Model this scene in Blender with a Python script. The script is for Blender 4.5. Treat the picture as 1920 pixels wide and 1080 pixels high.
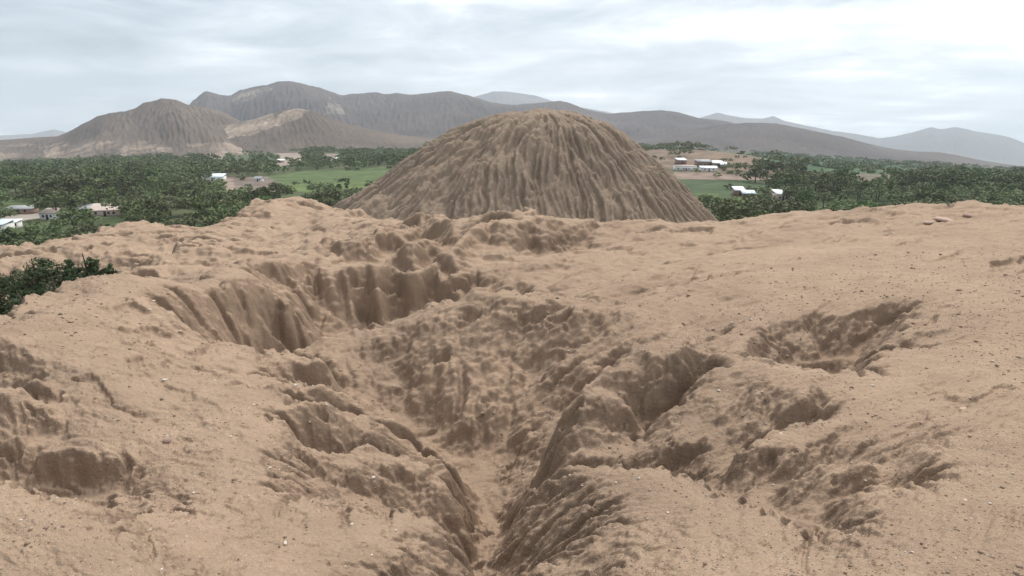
import bpy, math, random
import numpy as np

for o in list(bpy.data.objects):
    bpy.data.objects.remove(o, do_unlink=True)
random.seed(7)
RNG = np.random.default_rng(7)
C = bpy.context.scene.collection

# ------------------------------------------------------------------ camera
F = 1150.0                                   # focal length in photo pixels (1920 wide)
PITCH = math.atan2(300.0, F)                 # eye level lies on row 240 of the photo
CT, ST = math.cos(PITCH), math.sin(PITCH)
cam = bpy.data.cameras.new("camera")
cam.sensor_width = 36.0
cam.lens = 36.0 * F / 1920.0
cam.clip_start = 0.05
cam.clip_end = 60000.0
camo = bpy.data.objects.new("camera", cam)
camo.location = (0, 0, 0)
camo.rotation_euler = (math.pi / 2 - PITCH, 0, 0)
C.objects.link(camo)
bpy.context.scene.camera = camo

# ------------------------------------------------------------------ world (overcast sky)
SUN_EL, SUN_AZ = math.radians(50), math.radians(20)      # high, ahead and to the right
w = bpy.data.worlds.new("World")
bpy.context.scene.world = w
w.use_nodes = True
NT = w.node_tree
NT.nodes.clear()


def nd(tree, t, **kw):
    n = tree.nodes.new(t)
    for k, v in kw.items():
        setattr(n, k, v)
    return n


def lk(tree, a, b):
    tree.links.new(a, b)


def mathn(tree, op, a, b=None, clamp=False):
    n = nd(tree, "ShaderNodeMath", operation=op, use_clamp=clamp)
    for i, v in enumerate((a, b)):
        if v is None:
            continue
        if isinstance(v, (int, float)):
            n.inputs[i].default_value = v
        else:
            lk(tree, v, n.inputs[i])
    return n.outputs[0]


def rampn(tree, src, stops):
    r = nd(tree, "ShaderNodeValToRGB")
    el = r.color_ramp.elements
    while len(el) < len(stops):
        el.new(0.5)
    for e, (p, c) in zip(el, stops):
        e.position = p
        e.color = (*c, 1) if len(c) == 3 else c
    lk(tree, src, r.inputs[0])
    return r.outputs[0]


def mixn(tree, fac, a, b, mode="MIX"):
    m = nd(tree, "ShaderNodeMix", data_type="RGBA", blend_type=mode)
    for sock, v in ((m.inputs[0], fac), (m.inputs[6], a), (m.inputs[7], b)):
        if isinstance(v, (int, float)):
            sock.default_value = v
        elif isinstance(v, tuple):
            sock.default_value = (*v, 1) if len(v) == 3 else v
        else:
            lk(tree, v, sock)
    return m.outputs[2]


def noisen(tree, vec, scale, detail=4, rough=0.55, dist=0.0):
    n = nd(tree, "ShaderNodeTexNoise")
    n.inputs["Scale"].default_value = scale
    n.inputs["Detail"].default_value = detail
    n.inputs["Roughness"].default_value = rough
    n.inputs["Distortion"].default_value = dist
    if vec is not None:
        lk(tree, vec, n.inputs["Vector"])
    return n.outputs[0]


sky = nd(NT, "ShaderNodeTexSky", sky_type="NISHITA")
sky.sun_disc = False
sky.sun_elevation = SUN_EL
sky.sun_rotation = SUN_AZ
sky.air_density = 1.0
sky.dust_density = 2.0
tc = nd(NT, "ShaderNodeTexCoord")
sep = nd(NT, "ShaderNodeSeparateXYZ")
lk(NT, tc.outputs["Generated"], sep.inputs[0])
dx, dy, dz = sep.outputs
# direction projected on a flat cloud deck: streaks get finer towards the horizon
den = mathn(NT, "ADD", mathn(NT, "MAXIMUM", dz, 0.0), 0.10)
cx = mathn(NT, "DIVIDE", dx, den)
cy = mathn(NT, "DIVIDE", dy, den)
comb = nd(NT, "ShaderNodeCombineXYZ")
lk(NT, mathn(NT, "ADD", mathn(NT, "MULTIPLY", cx, 0.45), mathn(NT, "MULTIPLY", cy, 0.12)), comb.inputs[0])
lk(NT, mathn(NT, "MULTIPLY", cy, 1.0), comb.inputs[1])
n1 = noisen(NT, comb.outputs[0], 0.85, 6, 0.5, 0.35)
comb2 = nd(NT, "ShaderNodeCombineXYZ")
lk(NT, mathn(NT, "MULTIPLY", dx, 5.0), comb2.inputs[0])
lk(NT, mathn(NT, "MULTIPLY", dz, 17.0), comb2.inputs[1])
lk(NT, mathn(NT, "MULTIPLY", dy, 3.0), comb2.inputs[2])
n2 = noisen(NT, comb2.outputs[0], 1.0, 6, 0.55, 0.5)
streak = mathn(NT, "ADD", mathn(NT, "MULTIPLY", n1, 0.45), mathn(NT, "MULTIPLY", n2, 0.55))
# deck brighter to the right; unseen zenith raised, rear dimmed to shape the light
br = mathn(NT, "ADD", mathn(NT, "MULTIPLY", dx, 0.42), mathn(NT, "ADD", mathn(NT, "MULTIPLY", dz, 0.85), mathn(NT, "MULTIPLY", mathn(NT, "SUBTRACT", dy, 0.85), 0.35)))
tot = mathn(NT, "ADD", mathn(NT, "MULTIPLY", mathn(NT, "SUBTRACT", streak, 0.5), 2.9), mathn(NT, "ADD", br, 0.36))
cloudcol = rampn(NT, tot, [(0.0, (0.20, 0.235, 0.262)), (0.25, (0.30, 0.338, 0.366)), (0.50, (0.425, 0.45, 0.478)),
                           (0.72, (0.58, 0.61, 0.64)), (1.0, (1.15, 1.17, 1.20))])
# pale clearer strip low over the horizon
lowf = mathn(NT, "SUBTRACT", 1.0, mathn(NT, "DIVIDE", mathn(NT, "MAXIMUM", mathn(NT, "SUBTRACT", dz, 0.0), 0.0), 0.085), True)
cloudcol = mixn(NT, mathn(NT, "MULTIPLY", lowf, 0.45), cloudcol, (0.49, 0.555, 0.60))
# puffy cumulus tops along the horizon
n3 = noisen(NT, comb2.outputs[0], 2.2, 8, 0.6, 0.2)
pf = mathn(NT, "MULTIPLY", mathn(NT, "MULTIPLY", mathn(NT, "SUBTRACT", n3, 0.57), 6.0, True), lowf)
cloudcol = mixn(NT, mathn(NT, "MULTIPLY", pf, 0.5), cloudcol, (0.72, 0.75, 0.78))
skyadd = mixn(NT, 1.0, cloudcol, mixn(NT, 1.0, sky.outputs[0], (0.012, 0.012, 0.012), "MULTIPLY"), "ADD")
bg = nd(NT, "ShaderNodeBackground")
bg.inputs[1].default_value = 1.3
lk(NT, skyadd, bg.inputs[0])
wo = nd(NT, "ShaderNodeOutputWorld")
lk(NT, bg.outputs[0], wo.inputs[0])

sl = bpy.data.lights.new("sun", "SUN")
sl.energy = 1.5
sl.angle = math.radians(14)
sl.color = (1.0, 0.95, 0.88)
so = bpy.data.objects.new("sun", sl)
so.rotation_euler = (math.pi / 2 - SUN_EL, 0, -SUN_AZ)
# lamp shines along -Z: turn it so that the light comes from SUN_AZ (clockwise from +Y)
from mathutils import Vector
sd = Vector((math.sin(SUN_AZ) * math.cos(SUN_EL), math.cos(SUN_AZ) * math.cos(SUN_EL), math.sin(SUN_EL)))
so.rotation_euler = sd.to_track_quat("Z", "Y").to_euler()
C.objects.link(so)

sc = bpy.context.scene
sc.view_settings.view_transform = "Standard"
sc.view_settings.look = "None"
sc.view_settings.exposure = 0.47
sc.view_settings.gamma = 1.0
sc.cycles.max_bounces = 6
sc.cycles.diffuse_bounces = 3
sc.cycles.transparent_max_bounces = 8
sc.cycles.volume_bounces = 1

# ------------------------------------------------------------------ helpers


def tag(o, label=None, cat=None, group=None, kind=None):
    for k, v in (("label", label), ("category", cat), ("group", group), ("kind", kind)):
        if v:
            o[k] = v
    return o


def mesh_np(name, V, Fq, mat=None, parent=None, smooth=True, mats=None, midx=None):
    """V (n,3) float, Fq (m,k) int -> linked mesh object"""
    me = bpy.data.meshes.new(name)
    V = np.asarray(V, np.float32)
    Fq = np.asarray(Fq, np.int32)
    me.vertices.add(len(V))
    me.vertices.foreach_set("co", V.ravel())
    k = Fq.shape[1]
    me.loops.add(Fq.size)
    me.loops.foreach_set("vertex_index", Fq.ravel())
    me.polygons.add(len(Fq))
    me.polygons.foreach_set("loop_start", np.arange(0, Fq.size, k, dtype=np.int32))
    if smooth:
        me.polygons.foreach_set("use_smooth", np.ones(len(Fq), dtype=bool))
    for m in (mats or ([mat] if mat else [])):
        me.materials.append(m)
    if midx is not None:
        me.polygons.foreach_set("material_index", np.asarray(midx, np.int32))
    me.update(calc_edges=True)
    o = bpy.data.objects.new(name, me)
    C.objects.link(o)
    if parent:
        o.parent = parent
    return o


def empty(name, loc, rz=0.0):
    o = bpy.data.objects.new(name, None)
    o.location = loc
    o.rotation_euler = (0, 0, rz)
    o.empty_display_size = 0.2
    C.objects.link(o)
    return o


def grid_faces(nr, nc):
    i = np.arange(nr * nc).reshape(nr, nc)
    return np.stack([i[:-1, :-1], i[:-1, 1:], i[1:, 1:], i[1:, :-1]], -1).reshape(-1, 4)


_P = np.random.default_rng(11).permutation(256)
_P = np.concatenate([_P, _P, _P])
_ang = np.random.default_rng(5).uniform(0, 2 * np.pi, 256)
_GX, _GY = np.cos(_ang).astype(np.float32), np.sin(_ang).astype(np.float32)


def perlin(x, y, seed=0):
    x = np.asarray(x, np.float32) + np.float32(seed * 17.31)
    y = np.asarray(y, np.float32) + np.float32(seed * 9.73)
    xi = np.floor(x).astype(np.int32)
    yi = np.floor(y).astype(np.int32)
    xf = x - xi
    yf = y - yi
    u = xf * xf * xf * (xf * (xf * 6 - 15) + 10)
    v = yf * yf * yf * (yf * (yf * 6 - 15) + 10)
    X = xi & 255
    Y = yi & 255

    def g(ax, ay, fx, fy):
        h = _P[_P[ax] + ay]
        return _GX[h] * fx + _GY[h] * fy
    X1 = (X + 1) & 255
    Y1 = (Y + 1) & 255
    a = g(X, Y, xf, yf)
    b = g(X1, Y, xf - 1, yf)
    c = g(X, Y1, xf, yf - 1)
    d = g(X1, Y1, xf - 1, yf - 1)
    return (a + u * (b - a) + v * ((c + u * (d - c)) - (a + u * (b - a)))) * 1.41


def fbm(x, y, oct=4, gain=0.5, lac=2.03, seed=0):
    s = 0
    a = 1.0
    for k in range(oct):
        s = s + a * perlin(x, y, seed + k * 3)
        x = x * lac
        y = y * lac
        a *= gain
    return s


def ridged(x, y, oct=4, gain=0.5, lac=2.03, seed=0):
    s = 0
    a = 1.0
    for k in range(oct):
        s = s + a * (1 - 2 * np.abs(perlin(x, y, seed + k * 3)))
        x = x * lac
        y = y * lac
        a *= gain
    return s


def smooth(x, a, b):
    t = np.clip((x - a) / (b - a), 0, 1)
    return t * t * (3 - 2 * t)


def blur(z, n=1):
    for _ in range(n):
        p = np.pad(z, 1, mode="edge")
        z = (p[:-2, 1:-1] + p[2:, 1:-1] + p[1:-1, :-2] + p[1:-1, 2:] + 4 * z) / 8
    return z


def upsample(z, nr, nc):
    """cubic (Catmull-Rom) resize of a grid to nr x nc, end points kept"""
    def up(a, n):
        m = a.shape[0]
        t = np.linspace(0, m - 1, n)
        i = np.clip(np.floor(t).astype(int), 0, m - 2)
        f = (t - i)[:, None]
        g = lambda k: a[np.clip(i + k, 0, m - 1)]
        p0, p1, p2, p3 = g(-1), g(0), g(1), g(2)
        return p1 + 0.5 * f * (p2 - p0 + f * (2 * p0 - 5 * p1 + 4 * p2 - p3 + f * (3 * (p1 - p2) + p3 - p0)))
    z = up(z, nr)
    return up(z.T, nc).T


def erode(z, cell, n=20000, steps=45, batches=8, rate=0.3, dep=0.25, cap=5.0, inertia=0.08, evap=0.02, maxd=0.4, seed=1, mask=None):
    """rain-drop erosion; z heights, cell = grid spacing (scalar or array)"""
    rng = np.random.default_rng(seed)
    nr, nc = z.shape
    cell = np.broadcast_to(np.asarray(cell, float), z.shape)
    h = z.copy()
    N = nr * nc
    cf = cell.ravel()
    mk = None if mask is None else mask.ravel()
    for b in range(batches):
        pi = rng.uniform(1, nr - 2.01, n)
        pj = rng.uniform(1, nc - 2.01, n)
        di = np.zeros(n)
        dj = np.zeros(n)
        sp = np.ones(n)
        wt = np.ones(n)
        sed = np.zeros(n)
        for s in range(steps):
            i0 = pi.astype(int)
            j0 = pj.astype(int)
            fi = pi - i0
            fj = pj - j0
            k = i0 * nc + j0
            hf = h.ravel()
            h00, h01, h10, h11 = hf[k], hf[k + 1], hf[k + nc], hf[k + nc + 1]
            c = cf[k]
            gi = ((h10 - h00) * (1 - fj) + (h11 - h01) * fj)
            gj = ((h01 - h00) * (1 - fi) + (h11 - h10) * fi)
            hc = (h00 * (1 - fi) * (1 - fj) + h10 * fi * (1 - fj) + h01 * (1 - fi) * fj + h11 * fi * fj)
            di = di * inertia - gi / c * (1 - inertia)
            dj = dj * inertia - gj / c * (1 - inertia)
            L = np.sqrt(di * di + dj * dj) + 1e-9
            di /= L
            dj /= L
            ni = np.clip(pi + di, 1, nr - 2.01)
            nj = np.clip(pj + dj, 1, nc - 2.01)
            a0 = ni.astype(int)
            b0 = nj.astype(int)
            ga = ni - a0
            gb = nj - b0
            k2 = a0 * nc + b0
            hn = (hf[k2] * (1 - ga) * (1 - gb) + hf[k2 + nc] * ga * (1 - gb) + hf[k2 + 1] * (1 - ga) * gb + hf[k2 + nc + 1] * ga * gb)
            dh = (hn - hc) / c
            capac = np.maximum(-dh, 0.01) * sp * wt * cap
            up_ = dh > 0
            depo = np.where(up_, np.minimum(dh, sed), np.maximum(sed - capac, 0) * dep)
            ero = np.where(up_ | (sed > capac), 0, np.minimum((capac - sed) * rate, np.minimum(-dh, maxd)))
            ero = np.maximum(ero, 0)
            if mk is not None:
                ero = ero * mk[k]
            dlt = (depo - ero)
            sed = sed - dlt
            dz_ = dlt * c
            acc = np.bincount(np.concatenate([k, k + 1, k + nc, k + nc + 1]),
                              np.concatenate([dz_ * (1 - fi) * (1 - fj), dz_ * (1 - fi) * fj, dz_ * fi * (1 - fj), dz_ * fi * fj]), N)
            # many drops on one cell would dig a pit: limit the change of one step
            lim = 0.25 * cf
            h = (hf + np.clip(acc, -lim, lim)).reshape(nr, nc)
            sp = np.sqrt(np.maximum(sp * sp - dh * 2.0, 0.02))
            sp = np.minimum(sp, 3.0)
            wt = wt * (1 - evap)
            pi, pj = ni, nj
    return h


def ray(px, py):
    a = (px - 960.0) / F
    b = (540.0 - py) / F
    y = CT + b * ST
    return a / y, (-ST + b * CT) / y         # x/y and z/y


def P(px, py, D):
    u, r = ray(px, py)
    return (u * D, D, r * D)


def Hd(px, D, z):
    r = z / D
    b = (r * CT + ST) / (CT - r * ST)
    a = (px - 960.0) / F
    return (a / (CT + b * ST) * D, D, z)


def pixel(x, y, z):
    yc = y * CT - z * ST
    b = (y * ST + z * CT) / yc
    return 960 + F * x / yc, 540 - F * b


# ------------------------------------------------------------------ eroded foreground mound
CP = []


def line(*pts):
    W = [P(*p) for p in pts]
    for a, b in zip(W[:-1], W[1:]):
        ua, va, ub, vb = a[0] / a[1], math.log(a[1]), b[0] / b[1], math.log(b[1])
        n = max(1, int(math.hypot(ua - ub, va - vb) / 0.022))
        for k in range(n):
            t = k / n
            v = va + (vb - va) * t
            u = ua + (ub - ua) * t
            # heights linear in z/D keep the line where it lies in the picture
            r = a[2] / a[1] + (b[2] / b[1] - a[2] / a[1]) * t
            D = math.exp(v)
            CP.append((u, v, r * D))
    a = W[-1]
    CP.append((a[0] / a[1], math.log(a[1]), a[2]))


def crest(steepness, fac, *pts):
    """a ridge line; behind it the ground falls at that slope beyond the line of sight"""
    line(*pts)
    n0 = [P(*p) for p in pts]
    for a, b in zip(n0[:-1], n0[1:]):
        nn = max(1, int(math.hypot(a[0] / a[1] - b[0] / b[1], math.log(a[1] / b[1])) / 0.022))
        for t in [q / nn for q in range(nn)]:
            D0 = a[1] * (1 - t) + b[1] * t
            u = (a[0] / a[1]) * (1 - t) + (b[0] / b[1]) * t
            z0 = a[2] * (1 - t) + b[2] * t
            for ff in (0.45, 1.0):
                run = (fac - 1) * D0 * ff
                CP.append((u, math.log(D0 + run), z0 - run * (abs(z0 / D0) + steepness)))


def pts(*ps):
    for p in ps:
        x, y, z = P(*p)
        CP.append((x / y, math.log(y), z))


def hid(*ps):
    for p in ps:
        x, y, z = Hd(*p)
        CP.append((x / y, math.log(y), z))


# right-hand foreground terrace
pts((1800, 1060, 2.35), (1550, 1070, 2.45), (1300, 1060, 2.6), (1150, 1075, 2.75), (1000, 1075, 3.2), (1910, 1000, 2.6),
    (1880, 800, 4.2), (1750, 850, 3.9), (1900, 950, 3.0), (1650, 950, 3.15), (1650, 780, 4.9), (1500, 760, 5.2),
    (1400, 740, 5.6), (1900, 650, 6.7), (1750, 700, 5.7), (1700, 560, 9.6), (1500, 560, 10.2), (1850, 560, 9.3),
    (1850, 480, 13.5), (1650, 470, 15), (1500, 450, 18.5), (1350, 800, 5.3), (1250, 760, 5.9),
    (1500, 850, 4.4), (1600, 880, 3.9), (1780, 620, 7.4), (1560, 730, 5.5), (1750, 430, 18.5), (1900, 430, 18),
    (1250, 980, 3.3), (1100, 960, 3.8), (1400, 1020, 2.85))
# right rocky notches
line((1440, 815, 5.0), (1500, 812, 4.75), (1550, 800, 4.75))
crest(0.8, 1.04, (1380, 845, 4.55), (1440, 822, 4.75), (1500, 798, 4.95), (1545, 790, 4.95))
crest(0.8, 1.04, (1470, 905, 4.0), (1540, 878, 4.05), (1620, 880, 3.9))
crest(0.8, 1.04, (1560, 950, 3.5), (1640, 915, 3.6), (1700, 915, 3.5))
# foreground bump
crest(0.8, 1.10, (1020, 892, 4.6), (1060, 878, 4.6), (1120, 876, 4.5), (1200, 880, 4.3), (1260, 890, 4.15))
crest(0.35, 1.07, (1260, 890, 4.15), (1330, 915, 3.9), (1400, 945, 3.6), (1470, 975, 3.3), (1540, 1005, 3.05))
pts((1000, 920, 4.9), (960, 1000, 4.9), (940, 1050, 4.2), (1000, 1000, 4.1), (1040, 940, 4.35))
line((1270, 880, 5.0), (1380, 915, 4.4), (1480, 950, 3.8), (1560, 985, 3.4))
line((1060, 876, 5.2), (1130, 868, 5.1), (1200, 856, 5.15), (1290, 850, 5.0))
# knob ridge
crest(0.9, 1.08, (1060, 772, 5.7), (1085, 744, 5.9), (1150, 686, 6.5), (1180, 666, 6.8), (1220, 644, 7.2))
crest(0.35, 1.10, (1220, 644, 7.2), (1260, 636, 7.3), (1300, 644, 7.1), (1330, 664, 6.7))
crest(0.9, 1.10, (1400, 680, 6.3), (1500, 695, 6.0), (1600, 706, 5.8))
line((1330, 664, 6.7), (1400, 680, 6.3))
line((1600, 706, 5.8), (1680, 712, 5.75))
line((1056, 858, 5.45), (1125, 848, 5.3), (1190, 842, 5.3))
line((1115, 790, 5.6), (1190, 770, 5.75))
line((1135, 735, 6.05), (1200, 715, 6.2))
crest(0.9, 1.04, (1190, 845, 5.55), (1235, 795, 5.7), (1290, 745, 6.0), (1340, 705, 6.3))
line((1215, 785, 5.85), (1262, 730, 6.15), (1290, 700, 6.3))
# pit behind the ridge
line((1395, 668, 7.2), (1405, 640, 8.0), (1440, 612, 8.9), (1500, 601, 9.2), (1560, 604, 9.1), (1620, 586, 9.3), (1700, 582, 9.2))
line((1425, 640, 8.5), (1500, 625, 9.0), (1560, 628, 8.9), (1620, 612, 9.1), (1670, 605, 9.0))
line((1420, 692, 7.7), (1500, 705, 8.3), (1580, 708, 8.4), (1630, 690, 8.3), (1665, 640, 8.6))
line((1712, 592, 8.6), (1680, 630, 7.8), (1650, 665, 7.1), (1615, 700, 6.4))
line((1520, 640, 8.75), (1512, 690, 8.2))
line((1670, 655, 7.0), (1700, 648, 7.2), (1745, 640, 7.3))
line((1650, 672, 7.0), (1690, 665, 7.1))
# middle crest and the slope below it
crest(1.3, 1.10, (560, 660, 10.8), (650, 642, 11.2), (740, 608, 11.6), (800, 590, 11.6), (850, 568, 11.4))
crest(0.8, 1.10, (900, 547, 11.2), (960, 550, 11.1), (1000, 556, 11.0), (1050, 556, 10.9))
crest(0.35, 1.10, (1130, 580, 10.2), (1170, 572, 10.4), (1220, 555, 10.7), (1300, 530, 11.5))
line((850, 568, 11.4), (900, 549, 11.2))
line((1050, 556, 10.9), (1130, 580, 10.2))
line((1300, 530, 11.5), (1400, 510, 12.3), (1500, 497, 13.2))
pts((950, 620, 10.3), (950, 700, 9.42), (920, 760, 8.88), (860, 700, 9.45), (790, 680, 9.95), (1050, 650, 9.69), (1050, 750, 8.62), (1020, 850, 7.35),
    (1200, 620, 9.5), (1300, 600, 9.7), (1150, 650, 9.2), (1350, 570, 10.4), (1350, 640, 8.8), (930, 840, 8.25), (720, 680, 10.3),
    (1120, 620, 9.75), (870, 620, 10.4), (870, 800, 8.55), (780, 740, 9.45), (1120, 700, 8.7))
line((1330, 655, 7.9), (1345, 630, 8.6), (1400, 600, 9.1))
# gully floor
line((895, 1085, 4.7), (915, 1020, 5.8), (905, 955, 6.8), (880, 893, 7.85), (820, 840, 8.45), (740, 775, 9.25), (670, 720, 9.7), (610, 690, 10.1))
hid((922, 4.1, -3.55), (918, 3.6, -3.35), (925, 3.0, -3.05), (935, 2.4, -2.75))
hid((880, 3.9, -3.35), (955, 3.9, -3.30))
pts((960, 905, 7.1), (1010, 885, 7.0), (960, 960, 5.8))
# left foreground
line((570, 940, 4.1), (640, 955, 4.0), (760, 965, 3.9), (820, 985, 3.8), (860, 1020, 3.65), (872, 1078, 3.35))
pts((600, 1050, 2.9), (350, 1050, 2.6), (400, 950, 3.3), (500, 880, 4.2), (450, 800, 5.0), (540, 800, 5.2), (750, 1040, 3.1), (500, 980, 3.3))
line((600, 905, 4.55), (640, 935, 4.75), (700, 950, 4.85), (780, 962, 4.9), (840, 1010, 4.75))
crest(0.5, 1.07, (585, 842, 5.1), (650, 850, 5.3), (700, 850, 5.4), (760, 858, 5.4), (810, 882, 5.3), (850, 940, 5.1), (877, 1000, 4.95))
line((600, 795, 5.55), (640, 825, 5.65), (700, 840, 5.8))
line((700, 872, 5.2), (712, 915, 5.0))
crest(1.1, 1.08, (575, 755, 5.9), (620, 775, 6.1), (650, 786, 6.2), (710, 803, 6.4), (770, 835, 6.4), (830, 878, 6.2), (868, 930, 5.95))
crest(0.7, 1.10, (600, 722, 7.2), (650, 745, 7.3), (700, 775, 7.2), (790, 828, 7.0), (850, 885, 6.7))
# left mass
crest(0.8, 1.12, (425, 648, 8.8), (470, 658, 8.8), (530, 670, 8.7), (610, 690, 8.4))
pts((450, 720, 6.9), (300, 700, 6.5), (200, 650, 6.9), (330, 610, 8.6), (280, 575, 9.8), (200, 600, 8.6), (100, 620, 7.4),
    (300, 800, 5.0), (200, 740, 5.4), (150, 700, 5.9), (520, 740, 6.3), (380, 680, 7.4))
line((0, 632, 6.6), (40, 603, 7.4), (110, 577, 8.6), (160, 560, 9.8))
line((0, 612, 7.6), (60, 585, 8.9), (130, 556, 10.4))
crest(0.7, 1.25, (-150, 640, 7.6), (0, 592, 8.6), (50, 565, 9.8), (100, 548, 11), (150, 538, 12))
crest(0.35, 1.2, (250, 533, 12.8), (330, 534, 13.0))
line((350, 540, 12.6), (400, 520, 14))
crest(0.12, 1.08, (400, 520, 14), (450, 500, 15.5), (480, 490, 17), (560, 487, 18), (620, 503, 18), (650, 506, 18.3))
# niche at the far left and its ledge
line((0, 740, 5.2), (60, 720, 5.6))
line((0, 790, 5.5), (50, 800, 5.6), (75, 785, 5.5))
line((90, 760, 5.15), (90, 830, 4.9))
line((0, 862, 4.65), (60, 870, 4.6), (110, 866, 4.55), (180, 872, 4.45), (250, 884, 4.35))
line((0, 915, 4.5), (100, 925, 4.45), (180, 914, 4.4), (240, 904, 4.3))
line((0, 960, 3.9), (100, 960, 3.9), (180, 950, 3.9))
crest(0.9, 1.12, (-120, 890, 3.1), (0, 905, 3.1), (40, 918, 3.05), (95, 934, 2.95), (180, 940, 3.0), (200, 950, 2.95))
line((215, 965, 2.9), (260, 1010, 2.65), (310, 1080, 2.3))
line((290, 960, 3.1), (330, 1040, 2.65))
pts((100, 1030, 2.4), (0, 1000, 2.5))
# left wall of the deep pit: columns
line((330, 562, 11), (390, 552, 12.3), (440, 566, 12.6), (500, 563, 13.4), (545, 575, 13.5))
line((345, 610, 10.4), (420, 648, 11.2), (490, 672, 12.3), (550, 668, 12.9))
line((335, 600, 9.1), (370, 640, 8.7), (415, 650, 8.8))
line((440, 600, 12.4), (500, 610, 13.1), (560, 600, 13.6))
line((480, 520, 15.6), (560, 502, 17.0), (600, 512, 17.4))
line((540, 560, 15.3), (590, 615, 15.4))
line((500, 545, 15.2), (560, 560, 16.1), (600, 560, 16.8))
pts((600, 636, 15.4), (640, 644, 15.3), (700, 628, 16.0), (800, 600, 16.4), (850, 575, 16.6), (575, 610, 15.0), (570, 655, 13.8))
line((645, 528, 17.0), (690, 500, 17.6), (740, 505, 17.7), (790, 520, 17.7), (835, 538, 17.6))
line((655, 612, 16.2), (720, 606, 16.5), (790, 588, 16.9))
line((640, 500, 20), (600, 480, 21))
line((615, 460, 24.2), (680, 452, 24.7))
line((625, 492, 23.2), (665, 490, 23.2))
crest(0.10, 1.06, (690, 452, 24), (720, 438, 25), (760, 430, 26), (800, 424, 27.2))
line((700, 484, 23.4), (740, 478, 23.8), (790, 457, 25.2))
crest(0.45, 1.06, (738, 484, 20.6), (765, 463, 21.2), (792, 458, 21.6), (806, 470, 21.0))
line((745, 506, 20.2), (775, 500, 20.3), (800, 508, 20.0))
crest(0.45, 1.07, (802, 515, 17.2), (812, 490, 18.0), (850, 458, 19.2), (900, 427, 20.3), (958, 412, 20.9))
line((860, 480, 18.6), (905, 455, 19.5), (960, 440, 20.0), (1020, 440, 20.2))
line((850, 520, 17.2), (920, 490, 18.1), (980, 475, 18.7))
pts((950, 505, 17.4), (870, 538, 16.7), (1000, 532, 15.8), (1100, 500, 17.0), (1130, 553, 13.4), (1250, 500, 15.8), (1200, 460, 19.5),
    (1350, 460, 18.5), (1120, 440, 20.6), (1350, 500, 14.6))
crest(0.12, 1.06, (1000, 488, 18.3), (1080, 480, 18.2), (1120, 474, 18.2))
crest(0.10, 1.06, (1180, 520, 14.9), (1260, 492, 16.0), (1330, 480, 16.6))
# back ridge
crest(0.05, 1.15, (600, 392, 68), (660, 405, 52), (700, 416, 37), (740, 420, 32), (780, 411, 29), (860, 417, 24))
crest(0.25, 1.3, (860, 417, 24), (950, 405, 22.2), (1050, 413, 22.2), (1200, 420, 22.8), (1350, 421, 23.8), (1400, 412, 24.2), (1450, 400, 24.5),
      (1560, 397, 24.5), (1600, 405, 24), (1650, 396, 24), (1700, 391, 24), (1790, 387, 24.5), (1850, 390, 25), (1920, 392, 25), (2050, 394, 25))
# ground left of the pit
pts((560, 440, 38), (600, 470, 27), (560, 472, 25), (300, 490, 24), (360, 470, 27), (430, 453, 30), (455, 470, 27),
    (400, 508, 21), (330, 520, 19.5), (250, 500, 25), (220, 480, 31), (150, 490, 32), (50, 500, 32), (450, 430, 42), (500, 410, 46),
    (620, 410, 52), (700, 440, 40), (640, 440, 38), (580, 420, 44), (680, 425, 42))
line((225, 518, 20.0), (270, 503, 20.4), (305, 512, 20.2))
line((225, 532, 19.6), (270, 533, 19.4), (310, 528, 19.6))
crest(0.22, 1.07, (285, 494, 23), (330, 476, 26), (380, 459, 29), (430, 452, 30), (458, 463, 28.5))
crest(0.4, 1.3, (-200, 476, 38), (0, 464, 39), (90, 462, 40), (140, 451, 41), (200, 435, 43), (260, 424, 46), (330, 421, 47))
crest(0.4, 1.3, (370, 432, 46), (420, 414, 50), (480, 390, 56), (530, 379, 62), (560, 381, 64))
# hidden ground
hid((60, 22, -8.8), (150, 24, -8.3), (0, 19, -8.8), (230, 25, -7.0), (-150, 18, -9), (150, 20, -6.2), (60, 17, -7.2), (250, 19, -5.4),
    (-400, 10, -6), (-400, 20, -12), (-400, 40, -14))
for px in range(-500, 2500, 150):
    CP.append(((px - 960) / F, math.log(150), -37.0))
    CP.append(((px - 960) / F, math.log(105), -33.0 if not 560 < px < 700 else -24.0))
for px in range(850, 2500, 120):
    hid((px, 44, -13), (px, 66, -24))
for px in (-400, -250, 0, 120, 250, 350, 450):
    hid((px, 75, -22))
for u in np.arange(-1.4, 1.41, 0.2):
    CP.append((u, math.log(1.6), -1.85 - 0.1 * max(0, -abs(u + 0.05) + 0.3)))
    CP.append((u, math.log(1.1), -1.8))
for D, z in ((2.5, -1.95), (4, -2.05), (6, -2.3), (10, -2.6), (16, -2.8), (24, -3.2)):
    CP.append((1.25, math.log(D), z))
for D, z in ((2.5, -1.95), (4, -2.3), (6, -2.6)):
    CP.append((-1.25, math.log(D), z))

CP = np.array(CP)


def base_z(v):
    return -1.75 - 0.05 * np.exp(v)


def rbf_fit(CP):
    u, v, z = CP.T
    q = (z - base_z(v)) / np.exp(v)
    d = np.hypot(u[:, None] - u[None], (v[:, None] - v[None]))
    K = np.sqrt(d * d + 0.005 ** 2)
    A = np.zeros((len(u) + 1, len(u) + 1))
    A[:-1, :-1] = K - np.eye(len(u)) * 0.0008
    A[-1, :-1] = A[:-1, -1] = 1
    return np.linalg.solve(A, np.concatenate([q, [0]]))


# merge control points that fall on each other
key = np.round(CP[:, :2] / 0.010).astype(int)
_, ix = np.unique(key, axis=0, return_index=True)
CP = CP[np.sort(ix)]
WTS = rbf_fit(CP)


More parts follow.
